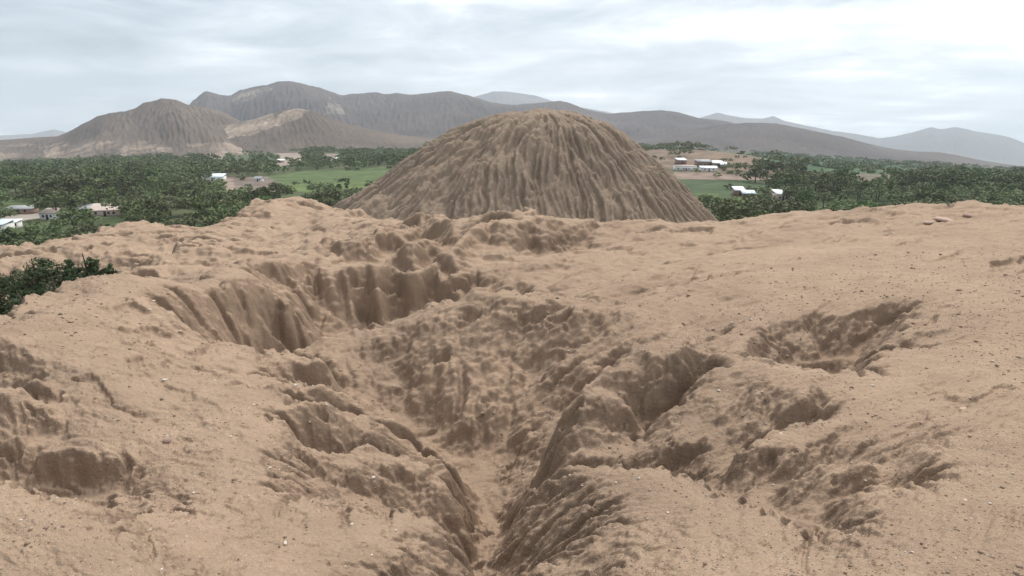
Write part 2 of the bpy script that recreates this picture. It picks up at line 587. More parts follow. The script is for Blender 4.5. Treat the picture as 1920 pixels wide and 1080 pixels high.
def rbf_eval(u, v):
    uu, vv = u.ravel().astype(np.float32), v.ravel().astype(np.float32)
    out = np.empty(uu.size, np.float32)
    cu, cv, wt = CP[:, 0].astype(np.float32), CP[:, 1].astype(np.float32), WTS[:-1].astype(np.float32)
    for s in range(0, uu.size, 20000):
        a = uu[s:s + 20000, None] - cu
        b = vv[s:s + 20000, None] - cv
        out[s:s + 20000] = np.sqrt(a * a + b * b + 0.005 ** 2) @ wt
    q = (out + WTS[-1]).reshape(u.shape)
    return q * np.exp(v) + base_z(v)


QUAL = 1.0
U0, U1, V0, V1 = -1.16, 1.16, math.log(1.55), math.log(120.0)
STEP = 0.0026 / QUAL
NC2, NR2 = int((U1 - U0) / STEP / 2), int((V1 - V0) / STEP / 2)
uu, vv = np.meshgrid(np.linspace(U0, U1, NC2), np.linspace(V0, V1, NR2))
st2 = (U1 - U0) / (NC2 - 1)
# bend the authored lines a little so that edges are not straight
wu = 0.005 * fbm(uu * 11, vv * 11, 3, seed=2) + 0.0025 * fbm(uu * 34, vv * 34, 2, seed=5)
pitm = smooth(vv, 2.44, 2.6) * (1 - smooth(vv, 3.3, 3.5)) * (1 - smooth(uu, 0.02, 0.12)) * smooth(uu, -0.62, -0.5)
wav = uu + 0.012 * perlin(uu * 20, vv * 14, 44)
butt = np.abs(perlin(wav * 15, vv * 0.8, 45)) * 2 - 0.6
butt2 = np.abs(perlin(wav * 38 + 4, vv * 2.0, 46)) * 2 - 0.6
wv = pitm * (0.030 * butt + 0.010 * butt2) + (1 - pitm) * (0.007 * butt + 0.005 * butt2) + 0.005 * fbm(uu * 11, vv * 11, 3, seed=8) + 0.0025 * fbm(uu * 34, vv * 34, 2, seed=9)
zn = rbf_eval(uu + wu, vv + wv).astype(float)
DD = np.exp(vv)


def slope_of(z, D, st):
    gy, gx = np.gradient(z)
    return np.hypot(gx, gy) / (D * st)


S0 = blur(slope_of(zn, DD, st2), 6)
steep = smooth(S0, 0.25, 0.8)
# lumps and cavities on the steep faces, soft swells on the flats
side = smooth(uu, -0.24, -0.12) * smooth(8 - (np.exp(vv) - 12) , 0, 4) * 2 - 1      # which way the rain runs off
# a coordinate that runs on over flats (distance) and up walls (height) alike
ww = vv * 0.55 + blur(zn, 2) / DD * 1.1
wpx = 0.030 * fbm(uu * 11, ww * 11, 3, seed=3)
wpy = 0.030 * fbm(uu * 11 + 5, ww * 11, 3, seed=13)


def run_off(sg):
    ca = (uu * 0.80 - sg * ww * 0.60) + wpx
    sa = (uu * sg * 0.60 + ww * 0.80) + wpy
    lp = ridged(ca * 9.5, sa * 3.3, 5, 0.50, seed=21)
    cv = fbm(ca * 16 + 8, sa * 9, 4, 0.55, seed=31)
    pk = smooth(fbm(ca * 17 + 3, sa * 8, 4, 0.5, seed=35), 0.34, 0.52)
    return lp, cv, pk


sw = (side + 1) / 2
lpA, cvA, pkA = run_off(1.0)
lpB, cvB, pkB = run_off(-1.0)
lump, cav, pock = (A * sw + B * (1 - sw) for A, B in ((lpA, lpB), (cvA, cvB), (pkA, pkB)))
pitu, pitv = (uu - 0.508) / 0.11, (vv - math.log(8.6)) / 0.13
calm = 1 - 0.85 * np.exp(-(pitu ** 2 + pitv ** 2) * 1.2)              # the scooped pit has smooth walls
farw = smooth(DD, 13, 22) * (1 - 0.6 * smooth(uu, 0.30, 0.42))
zn += farw * DD * (-0.0035 + 0.0045 * ridged(uu * 10 + wpx * 14, vv * 7 + wpy * 14, 5, 0.5, seed=77) + 0.004 * fbm(uu * 6, vv * 5, 3, seed=78)
                   - 0.008 * smooth(fbm(uu * 16 + wpx * 9, vv * 22, 3, seed=79), 0.25, 0.5))
amp = (smooth(DD, 2.0, 6.0) * 0.5 + 0.5) * calm
patch = 0.35 + 0.9 * smooth(fbm(uu * 3.5 + 1, vv * 3.5, 3, seed=66) + 0.5 * smooth(-uu, 0.35, 0.6) * (1 - smooth(vv, 1.8, 2.1)), -0.05, 0.5)
zn += DD * amp * (steep * (0.0125 * (lump - 0.3) + 0.0045 * cav - 0.019 * pock) + (1 - steep) * patch * (0.0045 * cav + 0.0042 * (lump - 0.3) - 0.006 * pock))
# no needle-sharp teeth: loose earth cannot stand like that
cap_ = blur(zn, 10)
over = np.clip(zn - cap_ - 0.0035 * DD, 0, None)
zn = zn - over * 0.8
emask = 0.12 + 0.88 * blur(steep, 4)
# erosion
ze = erode(zn, DD * st2, n=26000, steps=50, batches=3, rate=0.25, dep=0.05, cap=3.0, seed=3, mask=emask)
dif = blur(ze - zn, 1)
zn = zn + np.clip(dif, -0.022 * DD, 0.006 * DD)
NC, NR = NC2 * 2, NR2 * 2
z = upsample(zn, NR, NC)
uu, vv = np.meshgrid(np.linspace(U0, U1, NC), np.linspace(V0, V1, NR))
DD = np.exp(vv)
st1 = (U1 - U0) / (NC - 1)
S1 = blur(slope_of(z, DD, st1), 3)
steep = smooth(S1, 0.3, 0.9)
X = uu * DD
Y = DD
ww = vv * 0.55 + blur(z, 2) / DD * 1.1
# crumbly surface detail, sizes fixed in metres near by and coarser far away
sc1 = np.maximum(1.0, DD / 6.0)
near = 1.0
crk = smooth(1 - np.abs(perlin(uu * 30 + 0.4 * perlin(uu * 60, ww * 60, 43), ww * 30, 42)) * 5, 0.2, 1.0)
z -= (0.15 + 0.85 * steep) * DD * 0.0034 * crk * smooth(fbm(uu * 8, ww * 8, 2, seed=49), -0.1, 0.4)
z += (0.25 + 0.75 * steep) * DD * (0.0022 * ridged(uu * 55, ww * 55, 3, 0.6, seed=41) + 0.0014 * fbm(uu * 130, ww * 130, 2, seed=47))
z += (1 - steep) * DD * 0.0009 * fbm(uu * 90, vv * 90, 3, 0.6, seed=51)
z -= (0.35 + 0.65 * steep) * DD * 0.0040 * smooth(fbm(uu * 42 + 3, ww * 42, 3, 0.6, seed=61), 0.45, 0.95)
TERR = dict(z=z, u0=U0, u1=U1, v0=V0, v1=V1)


def terr_z(x, y):
    u, v = x / y, np.log(y)
    j = (u - U0) / (U1 - U0) * (NC - 1)
    i = (v - V0) / (V1 - V0) * (NR - 1)
    i0 = np.clip(np.floor(i).astype(int), 0, NR - 2)
    j0 = np.clip(np.floor(j).astype(int), 0, NC - 2)
    fi, fj = np.clip(i - i0, 0, 1), np.clip(j - j0, 0, 1)
    return (z[i0, j0] * (1 - fi) * (1 - fj) + z[i0 + 1, j0] * fi * (1 - fj) + z[i0, j0 + 1] * (1 - fi) * fj + z[i0 + 1, j0 + 1] * fi * fj)


def earth_mat(name, light, dark, sc=1.0, bump=1.0, speck=True):
    m = bpy.data.materials.new(name)
    m.use_nodes = True
    t = m.node_tree
    t.nodes.clear()
    out = nd(t, "ShaderNodeOutputMaterial")
    bs = nd(t, "ShaderNodeBsdfPrincipled")
    bs.inputs["Roughness"].default_value = 0.97
    bs.inputs["Specular IOR Level"].default_value = 0.15
    lk(t, bs.outputs[0], out.inputs[0])
    g = nd(t, "ShaderNodeNewGeometry")
    pos = g.outputs["Position"]
    a = noisen(t, pos, 0.45 * sc, 6, 0.6, 0.3)
    b = noisen(t, pos, 3.0 * sc, 5, 0.65)
    c = noisen(t, pos, 30.0 * sc, 4, 0.75)
    f = mathn(t, "ADD", mathn(t, "MULTIPLY", a, 0.45), mathn(t, "ADD", mathn(t, "MULTIPLY", b, 0.3), mathn(t, "MULTIPLY", c, 0.25)))
    f = mathn(t, "MULTIPLY", mathn(t, "SUBTRACT", f, 0.38), 3.9, True)
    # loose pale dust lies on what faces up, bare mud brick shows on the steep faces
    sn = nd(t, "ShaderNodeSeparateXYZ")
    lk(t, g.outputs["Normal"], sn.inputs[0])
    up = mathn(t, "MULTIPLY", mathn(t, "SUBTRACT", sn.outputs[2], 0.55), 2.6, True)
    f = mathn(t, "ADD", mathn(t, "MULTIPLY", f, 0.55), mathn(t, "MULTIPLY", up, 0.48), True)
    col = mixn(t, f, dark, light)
    if speck:
        vo = nd(t, "ShaderNodeTexVoronoi")
        vo.inputs["Scale"].default_value = 85 * sc
        lk(t, pos, vo.inputs["Vector"])
        sel = mathn(t, "LESS_THAN", vo.outputs["Distance"], 0.30)
        sp = nd(t, "ShaderNodeSeparateColor")
        lk(t, vo.outputs["Color"], sp.inputs[0])
        dk = mathn(t, "MULTIPLY", mathn(t, "GREATER_THAN", sp.outputs[0], 0.80), sel)
        lt = mathn(t, "MULTIPLY", mathn(t, "LESS_THAN", sp.outputs[0], 0.10), sel)
        col = mixn(t, mathn(t, "MULTIPLY", dk, 0.45), col, (0.13, 0.085, 0.06))
        col = mixn(t, mathn(t, "MULTIPLY", lt, 0.5), col, (0.62, 0.52, 0.42))
    lk(t, col, bs.inputs["Base Color"])
    bp = nd(t, "ShaderNodeBump")
    bp.inputs["Strength"].default_value = 1.0
    bp.inputs["Distance"].default_value = 0.022 * bump
    h = mathn(t, "ADD", mathn(t, "MULTIPLY", c, 0.7), mathn(t, "MULTIPLY", noisen(t, pos, 9 * sc, 6, 0.75), 1.4))
    lk(t, h, bp.inputs["Height"])
    lk(t, bp.outputs[0], bs.inputs["Normal"])
    return m


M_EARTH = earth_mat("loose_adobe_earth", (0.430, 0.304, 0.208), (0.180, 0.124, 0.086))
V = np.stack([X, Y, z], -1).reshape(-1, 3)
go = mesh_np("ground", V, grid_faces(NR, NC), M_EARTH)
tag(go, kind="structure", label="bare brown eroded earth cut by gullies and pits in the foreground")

# the same slope carried on to both sides of and behind the standpoint
axx, ayy = np.meshgrid(np.linspace(-34, 34, 560), np.linspace(-10, 30, 330))
yq = np.maximum(ayy, 1.7)
uq = axx / yq
za = rbf_eval(np.clip(uq, -1.9, 1.9), np.log(yq))
za = np.maximum(za, -9.0) + 0.04 * fbm(axx * 0.8, ayy * 0.8, 4, seed=17)
inside = (1 - smooth(np.abs(uq), 1.0, 1.09)) * smooth(ayy, 1.7, 1.9)
za = za - 0.012 - inside * (0.7 + 0.05 * yq)
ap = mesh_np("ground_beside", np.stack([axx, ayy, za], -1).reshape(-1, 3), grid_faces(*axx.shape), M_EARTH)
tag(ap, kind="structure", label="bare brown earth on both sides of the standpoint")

# ------------------------------------------------------------------ the big mound behind
MC = (7.0, 150.0)
MS = 0.25
mn = 561
mx, my = np.meshgrid(np.linspace(-70, 70, mn), np.linspace(-70, 70, mn))
rad = np.hypot(mx, my)
th = np.arctan2(my, mx)
pr_d = [0, 10, 16, 20, 24, 29, 35, 43, 50, 58, 75]
pr_z = [4.6, 3.0, 1.1, -1.3, -4.4, -8.8, -14.0, -21.8, -28, -35, -44]
pl_d = [0, 8, 15, 20, 25, 30, 35, 41.6, 49, 54, 60, 80]
pl_z = [4.3, 3.5, 2.1, 0.6, -1.9, -4.8, -8.2, -13.0, -17.5, -20, -24, -38]
wl = smooth(-np.cos(th), -0.35, 0.75)
rw = rad * (1 + 0.035 * fbm(np.cos(th) * 2.2 + 5, np.sin(th) * 2.2, 3, seed=4))
mz = np.interp(rw, pr_d, pr_z) * (1 - wl) + np.interp(rw, pl_d, pl_z) * wl
mz = blur(mz, 30)
t2 = np.arctan2(mx, -my)                      # 0 = the side that faces the camera
wob = 0.09 * perlin(rad * 0.06 + 3, t2 * 2.2, 6) + 0.03 * perlin(rad * 0.2, t2 * 6, 16)


def rills(k, seed, p):
    return (1 - np.abs(perlin((t2 + wob) * k, rad * 0.034 + seed + 0.4 * perlin(t2 * 4, rad * 0.05, seed + 2), seed)) * 1.6).clip(0, 1) ** p


g0 = (1 - np.abs(t2 + 0.12 + wob * 0.5) / 0.5).clip(0, 1)          # the strong spur towards the camera
mz += 2.0 * g0 * smooth(rad, 3, 22)
mz -= 1.9 * rills(3.2, 3, 5) * smooth(rad, 3, 22)
mz -= 1.4 * rills(8.0, 5, 4) * smooth(rad, 8, 26) * (0.6 + fbm(t2 * 2, rad * 0.05, 2, seed=33)).clip(0.15, 1)
mz -= 0.9 * rills(17.0, 7, 3) * smooth(rad, 14, 32)
mz -= 0.5 * rills(38.0, 9, 2) * smooth(rad, 10, 30)
mz -= 1.1 * smooth(fbm(mx * 0.07 + 9, my * 0.07, 3, 0.5, seed=19), 0.0, 0.5) * smooth(rad, 8, 24)
mz += 0.40 * fbm(mx * 0.16, my * 0.16, 5, 0.6, seed=14)
mz = erode(mz, MS, n=20000, steps=90, batches=4, rate=0.3, dep=0.06, cap=3.0, inertia=0.05, seed=9)
mz += 0.14 * fbm(mx * 0.9, my * 0.9, 4, 0.7, seed=81) + 0.08 * ridged(mx * 1.3, my * 1.3, 3, 0.6, seed=83) * smooth(fbm(mx * .08, my * .08, 2, seed=3), -.3, .4)
# flaked-off scars on the upper slope
mz -= 0.45 * smooth(fbm(mx * 0.35 + 4, my * 0.35, 4, 0.6, seed=88), 0.35, 0.6) * smooth(rad, 6, 14)
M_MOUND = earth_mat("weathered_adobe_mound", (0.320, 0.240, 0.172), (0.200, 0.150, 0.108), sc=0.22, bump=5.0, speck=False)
V = np.stack([mx + MC[0], my + MC[1], mz], -1).reshape(-1, 3)
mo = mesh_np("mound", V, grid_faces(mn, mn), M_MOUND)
tag(mo, kind="structure", label="huge rain-furrowed adobe mound rising beyond the gullies")

# ------------------------------------------------------------------ valley floor


def dip(u):
    """the plain sinks away gently on both sides of the view"""
    left = 0.040 * np.clip((-u - 0.18) / 0.64, 0, 1.6) ** 1.2
    right = 0.058 * np.clip((u - 0.10) / 0.73, 0, 1.6) ** 1.1
    return left + right


def valley_z(x, y):
    x = np.asarray(x, float)
    y = np.asarray(y, float)
    u = x / np.maximum(y, 1.0)
    zz = -35.0 - dip(u) * np.maximum(y - 380.0, 0) + 0.5 * perlin(x * 0.012, y * 0.012, 3)
    # low bare rise that carries the village
    e = ((x - 185) / 120.0) ** 2 + ((y - 640) / 190.0) ** 2
    zz = zz + 17.0 * np.exp(-e * 1.3)
    return zz


def valley_hit(px, py):
    u, r = ray(px, py)
    lo, hi = 60.0, 9000.0
    for _ in range(60):
        m = math.sqrt(lo * hi)
        if r * m < float(valley_z(u * m, m)):
            hi = m
        else:
            lo = m
    D = math.sqrt(lo * hi)
    return u * D, D, float(valley_z(u * D, D))


def poly_in(px, py, poly):
    inside = np.zeros(np.shape(px), bool)
    n = len(poly)
    for k in range(n):
        x0, y0 = poly[k]
        x1, y1 = poly[(k + 1) % n]
        c = ((y0 > py) != (y1 > py))
        with np.errstate(divide="ignore", invalid="ignore"):
            xx = (x1 - x0) * (py - y0) / (y1 - y0 + 1e-12) + x0
        inside ^= c & (px < xx)
    return inside


# land cover (outlines as they lie in the view, laid on the ground they belong to)
FIELDS = [  # polygon, colour
    ([(0, 366), (66, 366), (72, 380), (60, 396), (0, 398)], (0.100, 0.150, 0.045)),
    ([(500, 330), (560, 322), (640, 318), (725, 313), (760, 318), (735, 350), (690, 358), (560, 356), (500, 350)], (0.110, 0.165, 0.050)),
    ([(540, 346), (700, 340), (735, 338), (720, 352), (600, 360), (545, 360)], (0.135, 0.190, 0.050)),
    ([(380, 292), (520, 286), (560, 290), (540, 306), (400, 308)], (0.110, 0.140, 0.065)),
    ([(600, 278), (800, 274), (800, 285), (640, 288)], (0.070, 0.130, 0.060)),
    ([(1270, 336), (1370, 338), (1440, 345), (1440, 358), (1330, 372), (1290, 360)], (0.080, 0.118, 0.050)),
    ([(1300, 362), (1345, 362), (1360, 385), (1330, 392)], (0.110, 0.165, 0.045)),
    ([(1375, 370), (1460, 372), (1475, 384), (1400, 392), (1375, 386)], (0.120, 0.180, 0.045)),
    ([(1480, 292), (1560, 298), (1700, 318), (1600, 332), (1500, 318)], (0.090, 0.150, 0.060)),
    ([(1400, 283), (1500, 290), (1700, 305), (1730, 315), (1500, 318), (1440, 300)], (0.065, 0.125, 0.055)),
]
BARE = [
    ([(408, 332), (440, 330), (452, 352), (436, 372), (432, 405), (410, 405), (412, 368)], (0.33, 0.24, 0.18)),
    ([(436, 334), (500, 330), (525, 344), (520, 360), (470, 364), (440, 352)], (0.22, 0.165, 0.13)),
    ([(0, 404), (110, 396), (150, 397), (80, 409), (0, 418)], (0.36, 0.30, 0.25)),
    ([(320, 296), (400, 291), (430, 292), (410, 299), (330, 302)], (0.30, 0.23, 0.17)),
    ([(518, 287), (570, 285), (575, 303), (520, 312)], (0.36, 0.28, 0.22)),
    ([(600, 288), (640, 288), (640, 302), (600, 302)], (0.28, 0.22, 0.17)),
    ([(1262, 322), (1390, 326), (1470, 332), (1460, 338), (1270, 336)], (0.29, 0.20, 0.15)),
    ([(1516, 333), (1650, 336), (1700, 345), (1560, 345)], (0.27, 0.20, 0.15)),
    ([(1555, 322), (1700, 330), (1640, 338), (1520, 330)], (0.20, 0.16, 0.11)),
]

vu = np.linspace(-1.6, 1.6, 900)
vd = np.exp(np.linspace(math.log(70), math.log(9800), 760))
UU, YY = np.meshgrid(vu, vd)
XX = UU * YY
ZZ = valley_z(XX, YY)
PXv, PYv = pixel(XX, YY, ZZ)
n_a = fbm(XX * 0.010, YY * 0.010, 4, seed=91)
n_b = fbm(XX * 0.05, YY * 0.05, 3, seed=95)
g1 = np.array([0.060, 0.085, 0.035])
g2 = np.array([0.105, 0.115, 0.060])
g3 = np.array([0.230, 0.170, 0.125])
f = np.clip(0.5 + 0.7 * n_a + 0.2 * n_b, 0, 1)[..., None]
col = g1 * (1 - f) + g2 * f
# dry ground near the foot of the hills, on the village rise and under this mound
dry = smooth(YY + 250 * n_a, 1250, 1900) * (1 - 0.75 * smooth(UU, 0.36, 0.5))
e = ((XX - 185) / 120.0) ** 2 + ((YY - 640) / 190.0) ** 2
dry = np.maximum(dry, smooth(-e + 0.25 * n_b, -1.35, -0.75))
dry = np.maximum(dry, smooth(-YY, -150, -110) * 1.0)
dry = np.clip(dry + 0.25 * smooth(n_b + n_a * .5, 0.45, 0.9), 0, 1)[..., None]
col = col * (1 - dry) + (g3 * (0.9 + 0.25 * n_b[..., None])) * dry
jx = PXv + 3 * fbm(PXv * 0.05, PYv * 0.2, 2, seed=97)
jy = PYv + 1.0 * fbm(PXv * 0.05, PYv * 0.2, 2, seed=98)
for poly, c in FIELDS + BARE:
    m = poly_in(jx, jy, poly) & (YY > 120)
    c = 0.78 * np.array(c) + 0.22 * np.mean(c)
    col[m] = np.array(c) * (0.9 + 0.22 * n_b[m][:, None])
vm = bpy.data.materials.new("valley_ground_cover")
vm.use_nodes = True
t = vm.node_tree
bs = t.nodes["Principled BSDF"]
bs.inputs["Roughness"].default_value = 1.0
bs.inputs["Specular IOR Level"].default_value = 0.1
at = nd(t, "ShaderNodeAttribute", attribute_name="cover")
gg = nd(t, "ShaderNodeNewGeometry")
nn = noisen(t, gg.outputs["Position"], 0.12, 8, 0.75)
mm = mixn(t, mathn(t, "MULTIPLY", mathn(t, "SUBTRACT", nn, 0.30), 2.4, True), (0.72, 0.72, 0.70), (1.28, 1.25, 1.2))
lk(t, mixn(t, 1.0, at.outputs["Color"], mm, "MULTIPLY"), bs.inputs["Base Color"])
vo_ = mesh_np("plain", np.stack([XX, YY, ZZ], -1).reshape(-1, 3), grid_faces(*XX.shape), vm)
ca_ = vo_.data.color_attributes.new("cover", "FLOAT_COLOR", "POINT")
ca_.data.foreach_set("color", np.concatenate([col.reshape(-1, 3), np.ones((col.size // 3, 1))], 1).astype(np.float32).ravel())
tag(vo_, kind="structure", label="green valley floor with fields and bare patches")

# ------------------------------------------------------------------ hills and mountains


def hill_mat(name, cA, cB, cSand=None, sc=0.004, sand_amt=0.0):
    m = bpy.data.materials.new(name)
    m.use_nodes = True
    t = m.node_tree
    bs = t.nodes["Principled BSDF"]
    bs.inputs["Roughness"].default_value = 1.0
    bs.inputs["Specular IOR Level"].default_value = 0.1
    g = nd(t, "ShaderNodeNewGeometry")
    a = noisen(t, g.outputs["Position"], sc, 7, 0.62, 0.4)
    f = mathn(t, "MULTIPLY", mathn(t, "SUBTRACT", a, 0.36), 3.4, True)
    col = mixn(t, f, cA, cB)
    if cSand:
        at = nd(t, "ShaderNodeAttribute", attribute_name="sand")
        b = noisen(t, g.outputs["Position"], sc * 5, 5, 0.65, 0.3)
        k = mathn(t, "MULTIPLY", mathn(t, "SUBTRACT", mathn(t, "ADD", at.outputs["Fac"], mathn(t, "MULTIPLY", b, 0.9)), 0.80), 3.2, True)
        col = mixn(t, k, col, cSand)
    # scrub and stones
    d = noisen(t, g.outputs["Position"], sc * 22, 4, 0.7)
    col = mixn(t, mathn(t, "MULTIPLY", mathn(t, "MULTIPLY", mathn(t, "SUBTRACT", d, 0.55), 6, True), 0.35), col, (0.060, 0.060, 0.045))
    lk(t, col, bs.inputs["Base Color"])
    return m


def hill(name, label, sky_pts, D, depth_front, depth_back, mat, nseed, foot_drop=6.0, rough=1.0, sand=None, kspur=9.0):
    """a range whose crest passes through the given sight lines at distance D"""
    px = np.array([p[0] for p in sky_pts], float)
    py = np.array([p[1] for p in sky_pts], float)
    nu = int((px[-1] - px[0]) / 2.2) + 2
    pp = np.linspace(px[0], px[-1], nu)
    yy = np.interp(pp, px, py)
    k = np.array([1, 3, 4, 3, 1]) / 12.0
    yy = np.convolve(np.pad(yy, 2, mode="edge"), k, "valid")
    uu_, rr_ = ray(pp, yy)
    Hc = rr_ * D
    nt = 150
    tt = np.linspace(-1, 1.0, nt)                      # -1 foot in front, 0 crest, 1 foot behind
    T, Ug = np.meshgrid(tt, uu_, indexing="ij")
    Yg = D + np.where(T < 0, T * depth_front, T * depth_back)
    Yg = Yg + 0.10 * depth_front * perlin(Ug * 6 + nseed, T * 0 + 3, nseed) * (1 - np.abs(T))
    Xg = Ug * Yg
    foot = valley_z(Xg, Yg) - foot_drop
    Hr = np.broadcast_to(Hc, T.shape)
    a = np.clip(1 - np.abs(T), 0, 1)
    prof = a ** 1.25 * 0.55 + 0.45 * smooth(a, 0, 1)
    hgt = np.maximum(Hr - foot, 2.0)
    wq = 0.8 * fbm(Ug * 10, T * 2.2 + nseed, 3, seed=nseed + 4)
    sp = ridged(Ug * kspur * 1.5 + wq, T * 1.6 + nseed + 0.7 * wq, 5, 0.5, seed=nseed)
    lo = fbm(Ug * kspur, T * 1.3 + nseed, 3, 0.5, seed=nseed + 9)
    amp = np.minimum(a, 1 - a) * 2
    Z = foot + hgt * (prof + rough * amp * (0.035 * sp + 0.13 * lo))
    cell = (uu_[1] - uu_[0]) * D
    Ze = erode(Z, cell * 1.6, n=9000, steps=40, batches=2, rate=0.25, dep=0.08, cap=3.0, seed=nseed)
    Z = Z + np.clip(Ze - Z, -0.04 * hgt, 0.02 * hgt) * smooth(np.abs(T), 0.0, 0.06)
    Z = Z + hgt * 0.012 * fbm(Ug * 60, T * 10, 3, 0.6, seed=nseed + 2) * smooth(a, 0, 0.15)
    o = mesh_np(name, np.stack([Xg, Yg, Z], -1).reshape(-1, 3), grid_faces(*T.shape)[:, ::-1], mat)
    s = np.zeros(T.shape)
    if sand is not None:
        PX, PY = pixel(Xg, Yg, Z)
        s = sand(PX, PY, T, sp)
    at = o.data.attributes.new("sand", "FLOAT", "POINT")
    at.data.foreach_set("value", s.astype(np.float32).ravel())
    tag(o, kind="structure", label=label)
    return o


M_H1 = hill_mat("brown_rock_slope", (0.105, 0.082, 0.068), (0.180, 0.140, 0.110), (0.40, 0.31, 0.235))
M_H2 = hill_mat("grey_brown_rock_slope", (0.076, 0.062, 0.058), (0.130, 0.104, 0.092), (0.34, 0.28, 0.22), sc=0.0022)
M_H3 = hill_mat("distant_rock", (0.12, 0.10, 0.09), (0.17, 0.14, 0.12), None, sc=0.001)

hill("hill", "rounded brown hill at the left edge of the valley",
     [(-420, 300), (-250, 280), (-100, 262), (0, 263), (60, 258), (110, 255), (128, 247), (150, 235), (180, 219), (200, 213), (240, 207),
      (252, 204), (270, 193), (305, 184), (330, 187), (350, 195), (385, 201), (420, 210), (450, 227), (480, 245), (520, 262), (570, 272)],
     1500, 560, 500, M_H1, 5,
     sand=lambda PX, PY, T, sp: 0.30 * smooth(PY, 250, 275) + 0.15 * smooth(sp, 0.3, 1))
hill("hill", "low hill with pale sand streaks left of the mound",
     [(300, 268), (340, 257), (400, 240), (480, 222), (510, 212), (560, 203), (580, 207), (620, 221), (660, 235), (700, 244), (760, 254), (830, 262)],
     1350, 330, 330, M_H1, 8, rough=0.8, kspur=7,
     sand=lambda PX, PY, T, sp: 0.53 * poly_in(PX + 8 * sp, PY + 2 * sp, [(310, 270), (400, 240), (480, 219), (510, 212), (522, 222), (545, 205), (575, 198), (592, 208), (570, 224), (520, 240), (490, 252), (430, 262), (350, 270)]) + 0.12 * smooth(PY, 240, 262))
hill("mountain", "long grey brown mountain range behind the mound",
     [(260, 262), (320, 225), (350, 202), (362, 187), (385, 170), (410, 177), (432, 180), (450, 169), (500, 160), (520, 155), (542, 153), (570, 158), (600, 164), (640, 178),
      (665, 175), (690, 173), (710, 173), (720, 177), (745, 175), (770, 178), (800, 175), (842, 170), (880, 178), (920, 191), (960, 196), (1000, 194),
      (1030, 191), (1050, 189), (1070, 194), (1100, 206), (1140, 213), (1190, 209), (1240, 206), (1270, 210), (1310, 221), (1360, 227), (1400, 236), (1460, 250), (1540, 262)],
     2900, 950, 900, M_H2, 12, rough=1.0, kspur=6,
     sand=lambda PX, PY, T, sp: 0.35 * poly_in(PX, PY, [(430, 180), (520, 158), (510, 170), (440, 200)]) + 0.35 * poly_in(PX, PY, [(615, 180), (630, 185), (650, 215), (610, 215)]) + 0.1 * smooth(sp, 0.6, 1.2))
hill("hill", "low brown ridge running down to the right",
     [(1100, 262), (1190, 262), (1250, 252), (1290, 243), (1340, 235), (1400, 230), (1450, 231), (1480, 236), (1530, 246), (1580, 256), (1640, 272),
      (1680, 280), (1720, 284), (1760, 285), (1800, 292), (1850, 303), (1920, 316)],
     2200, 700, 600, M_H2, 17, rough=0.9, kspur=6,
     sand=lambda PX, PY, T, sp: 0.1 + 0.2 * smooth(PY, 262, 280))
hill("mountain", "hazy blue mountains far away on the right",
     [(1240, 262), (1290, 228), (1320, 219), (1345, 211), (1370, 217), (1400, 222), (1430, 222), (1450, 217), (1470, 226), (1510, 235), (1560, 245), (1600, 250),
      (1650, 259), (1680, 255), (1710, 248), (1745, 238), (1765, 242), (1795, 238), (1830, 246), (1870, 252), (1895, 257), (1930, 272), (2000, 268), (2080, 285), (2200, 300)],
     7600, 2200, 1500, M_H3, 23, rough=1.0)
hill("mountain", "faint blue peak with its head in the clouds behind the range",
     [(800, 215), (850, 194), (890, 180), (925, 170), (960, 172), (1000, 178), (1035, 189), (1080, 200), (1130, 208), (1165, 216), (1230, 226)],
     8200, 2200, 1500, M_H3, 29, rough=1.0)
hill("mountain", "faint far mountains low on the left skyline",
     [(-300, 262), (-120, 246), (0, 254), (60, 251), (100, 242), (125, 248), (170, 262), (220, 280)],
     8000, 2000, 1500, M_H3, 31, rough=1.0)

# ------------------------------------------------------------------ haze
hz = bpy.data.materials.new("haze_air")
hz.use_nodes = True
t = hz.node_tree
t.nodes.clear()
pv = nd(t, "ShaderNodeVolumePrincipled")
pv.inputs["Density"].default_value = 1.05e-4
pv.inputs["Color"].default_value = (0.82, 0.91, 1.0, 1)
pv.inputs["Anisotropy"].default_value = 0.1
ho = nd(t, "ShaderNodeOutputMaterial")
lk(t, pv.outputs[0], ho.inputs["Volume"])
bx0, bx1, by0, by1, bz0, bz1 = -16500, 16500, -300, 9900, -900, 720
hb = mesh_np("haze", [(bx0, by0, bz0), (bx1, by0, bz0), (bx1, by1, bz0), (bx0, by1, bz0), (bx0, by0, bz1), (bx1, by0, bz1), (bx1, by1, bz1), (bx0, by1, bz1)],
             [(0, 3, 2, 1), (4, 5, 6, 7), (0, 1, 5, 4), (1, 2, 6, 5), (2, 3, 7, 6), (3, 0, 4, 7)], hz, smooth=False)
tag(hb, kind="stuff", label="thin grey blue haze filling the valley air")

# ------------------------------------------------------------------ vegetation


def simple_mat(name, colr, rough=0.8, var=0.2, sc=3.0, spec=0.2):
    m = bpy.data.materials.new(name)
    m.use_nodes = True
    t = m.node_tree
    bs = t.nodes["Principled BSDF"]
    bs.inputs["Roughness"].default_value = rough
    bs.inputs["Specular IOR Level"].default_value = spec
    g = nd(t, "ShaderNodeNewGeometry")
    a = noisen(t, g.outputs["Position"], sc, 5, 0.65)
    lo = tuple(c * (1 - var) for c in colr)
    hi = tuple(min(1, c * (1 + var)) for c in colr)
    lk(t, mixn(t, mathn(t, "MULTIPLY", mathn(t, "SUBTRACT", a, 0.3), 2.5, True), lo, hi), bs.inputs["Base Color"])
    return m


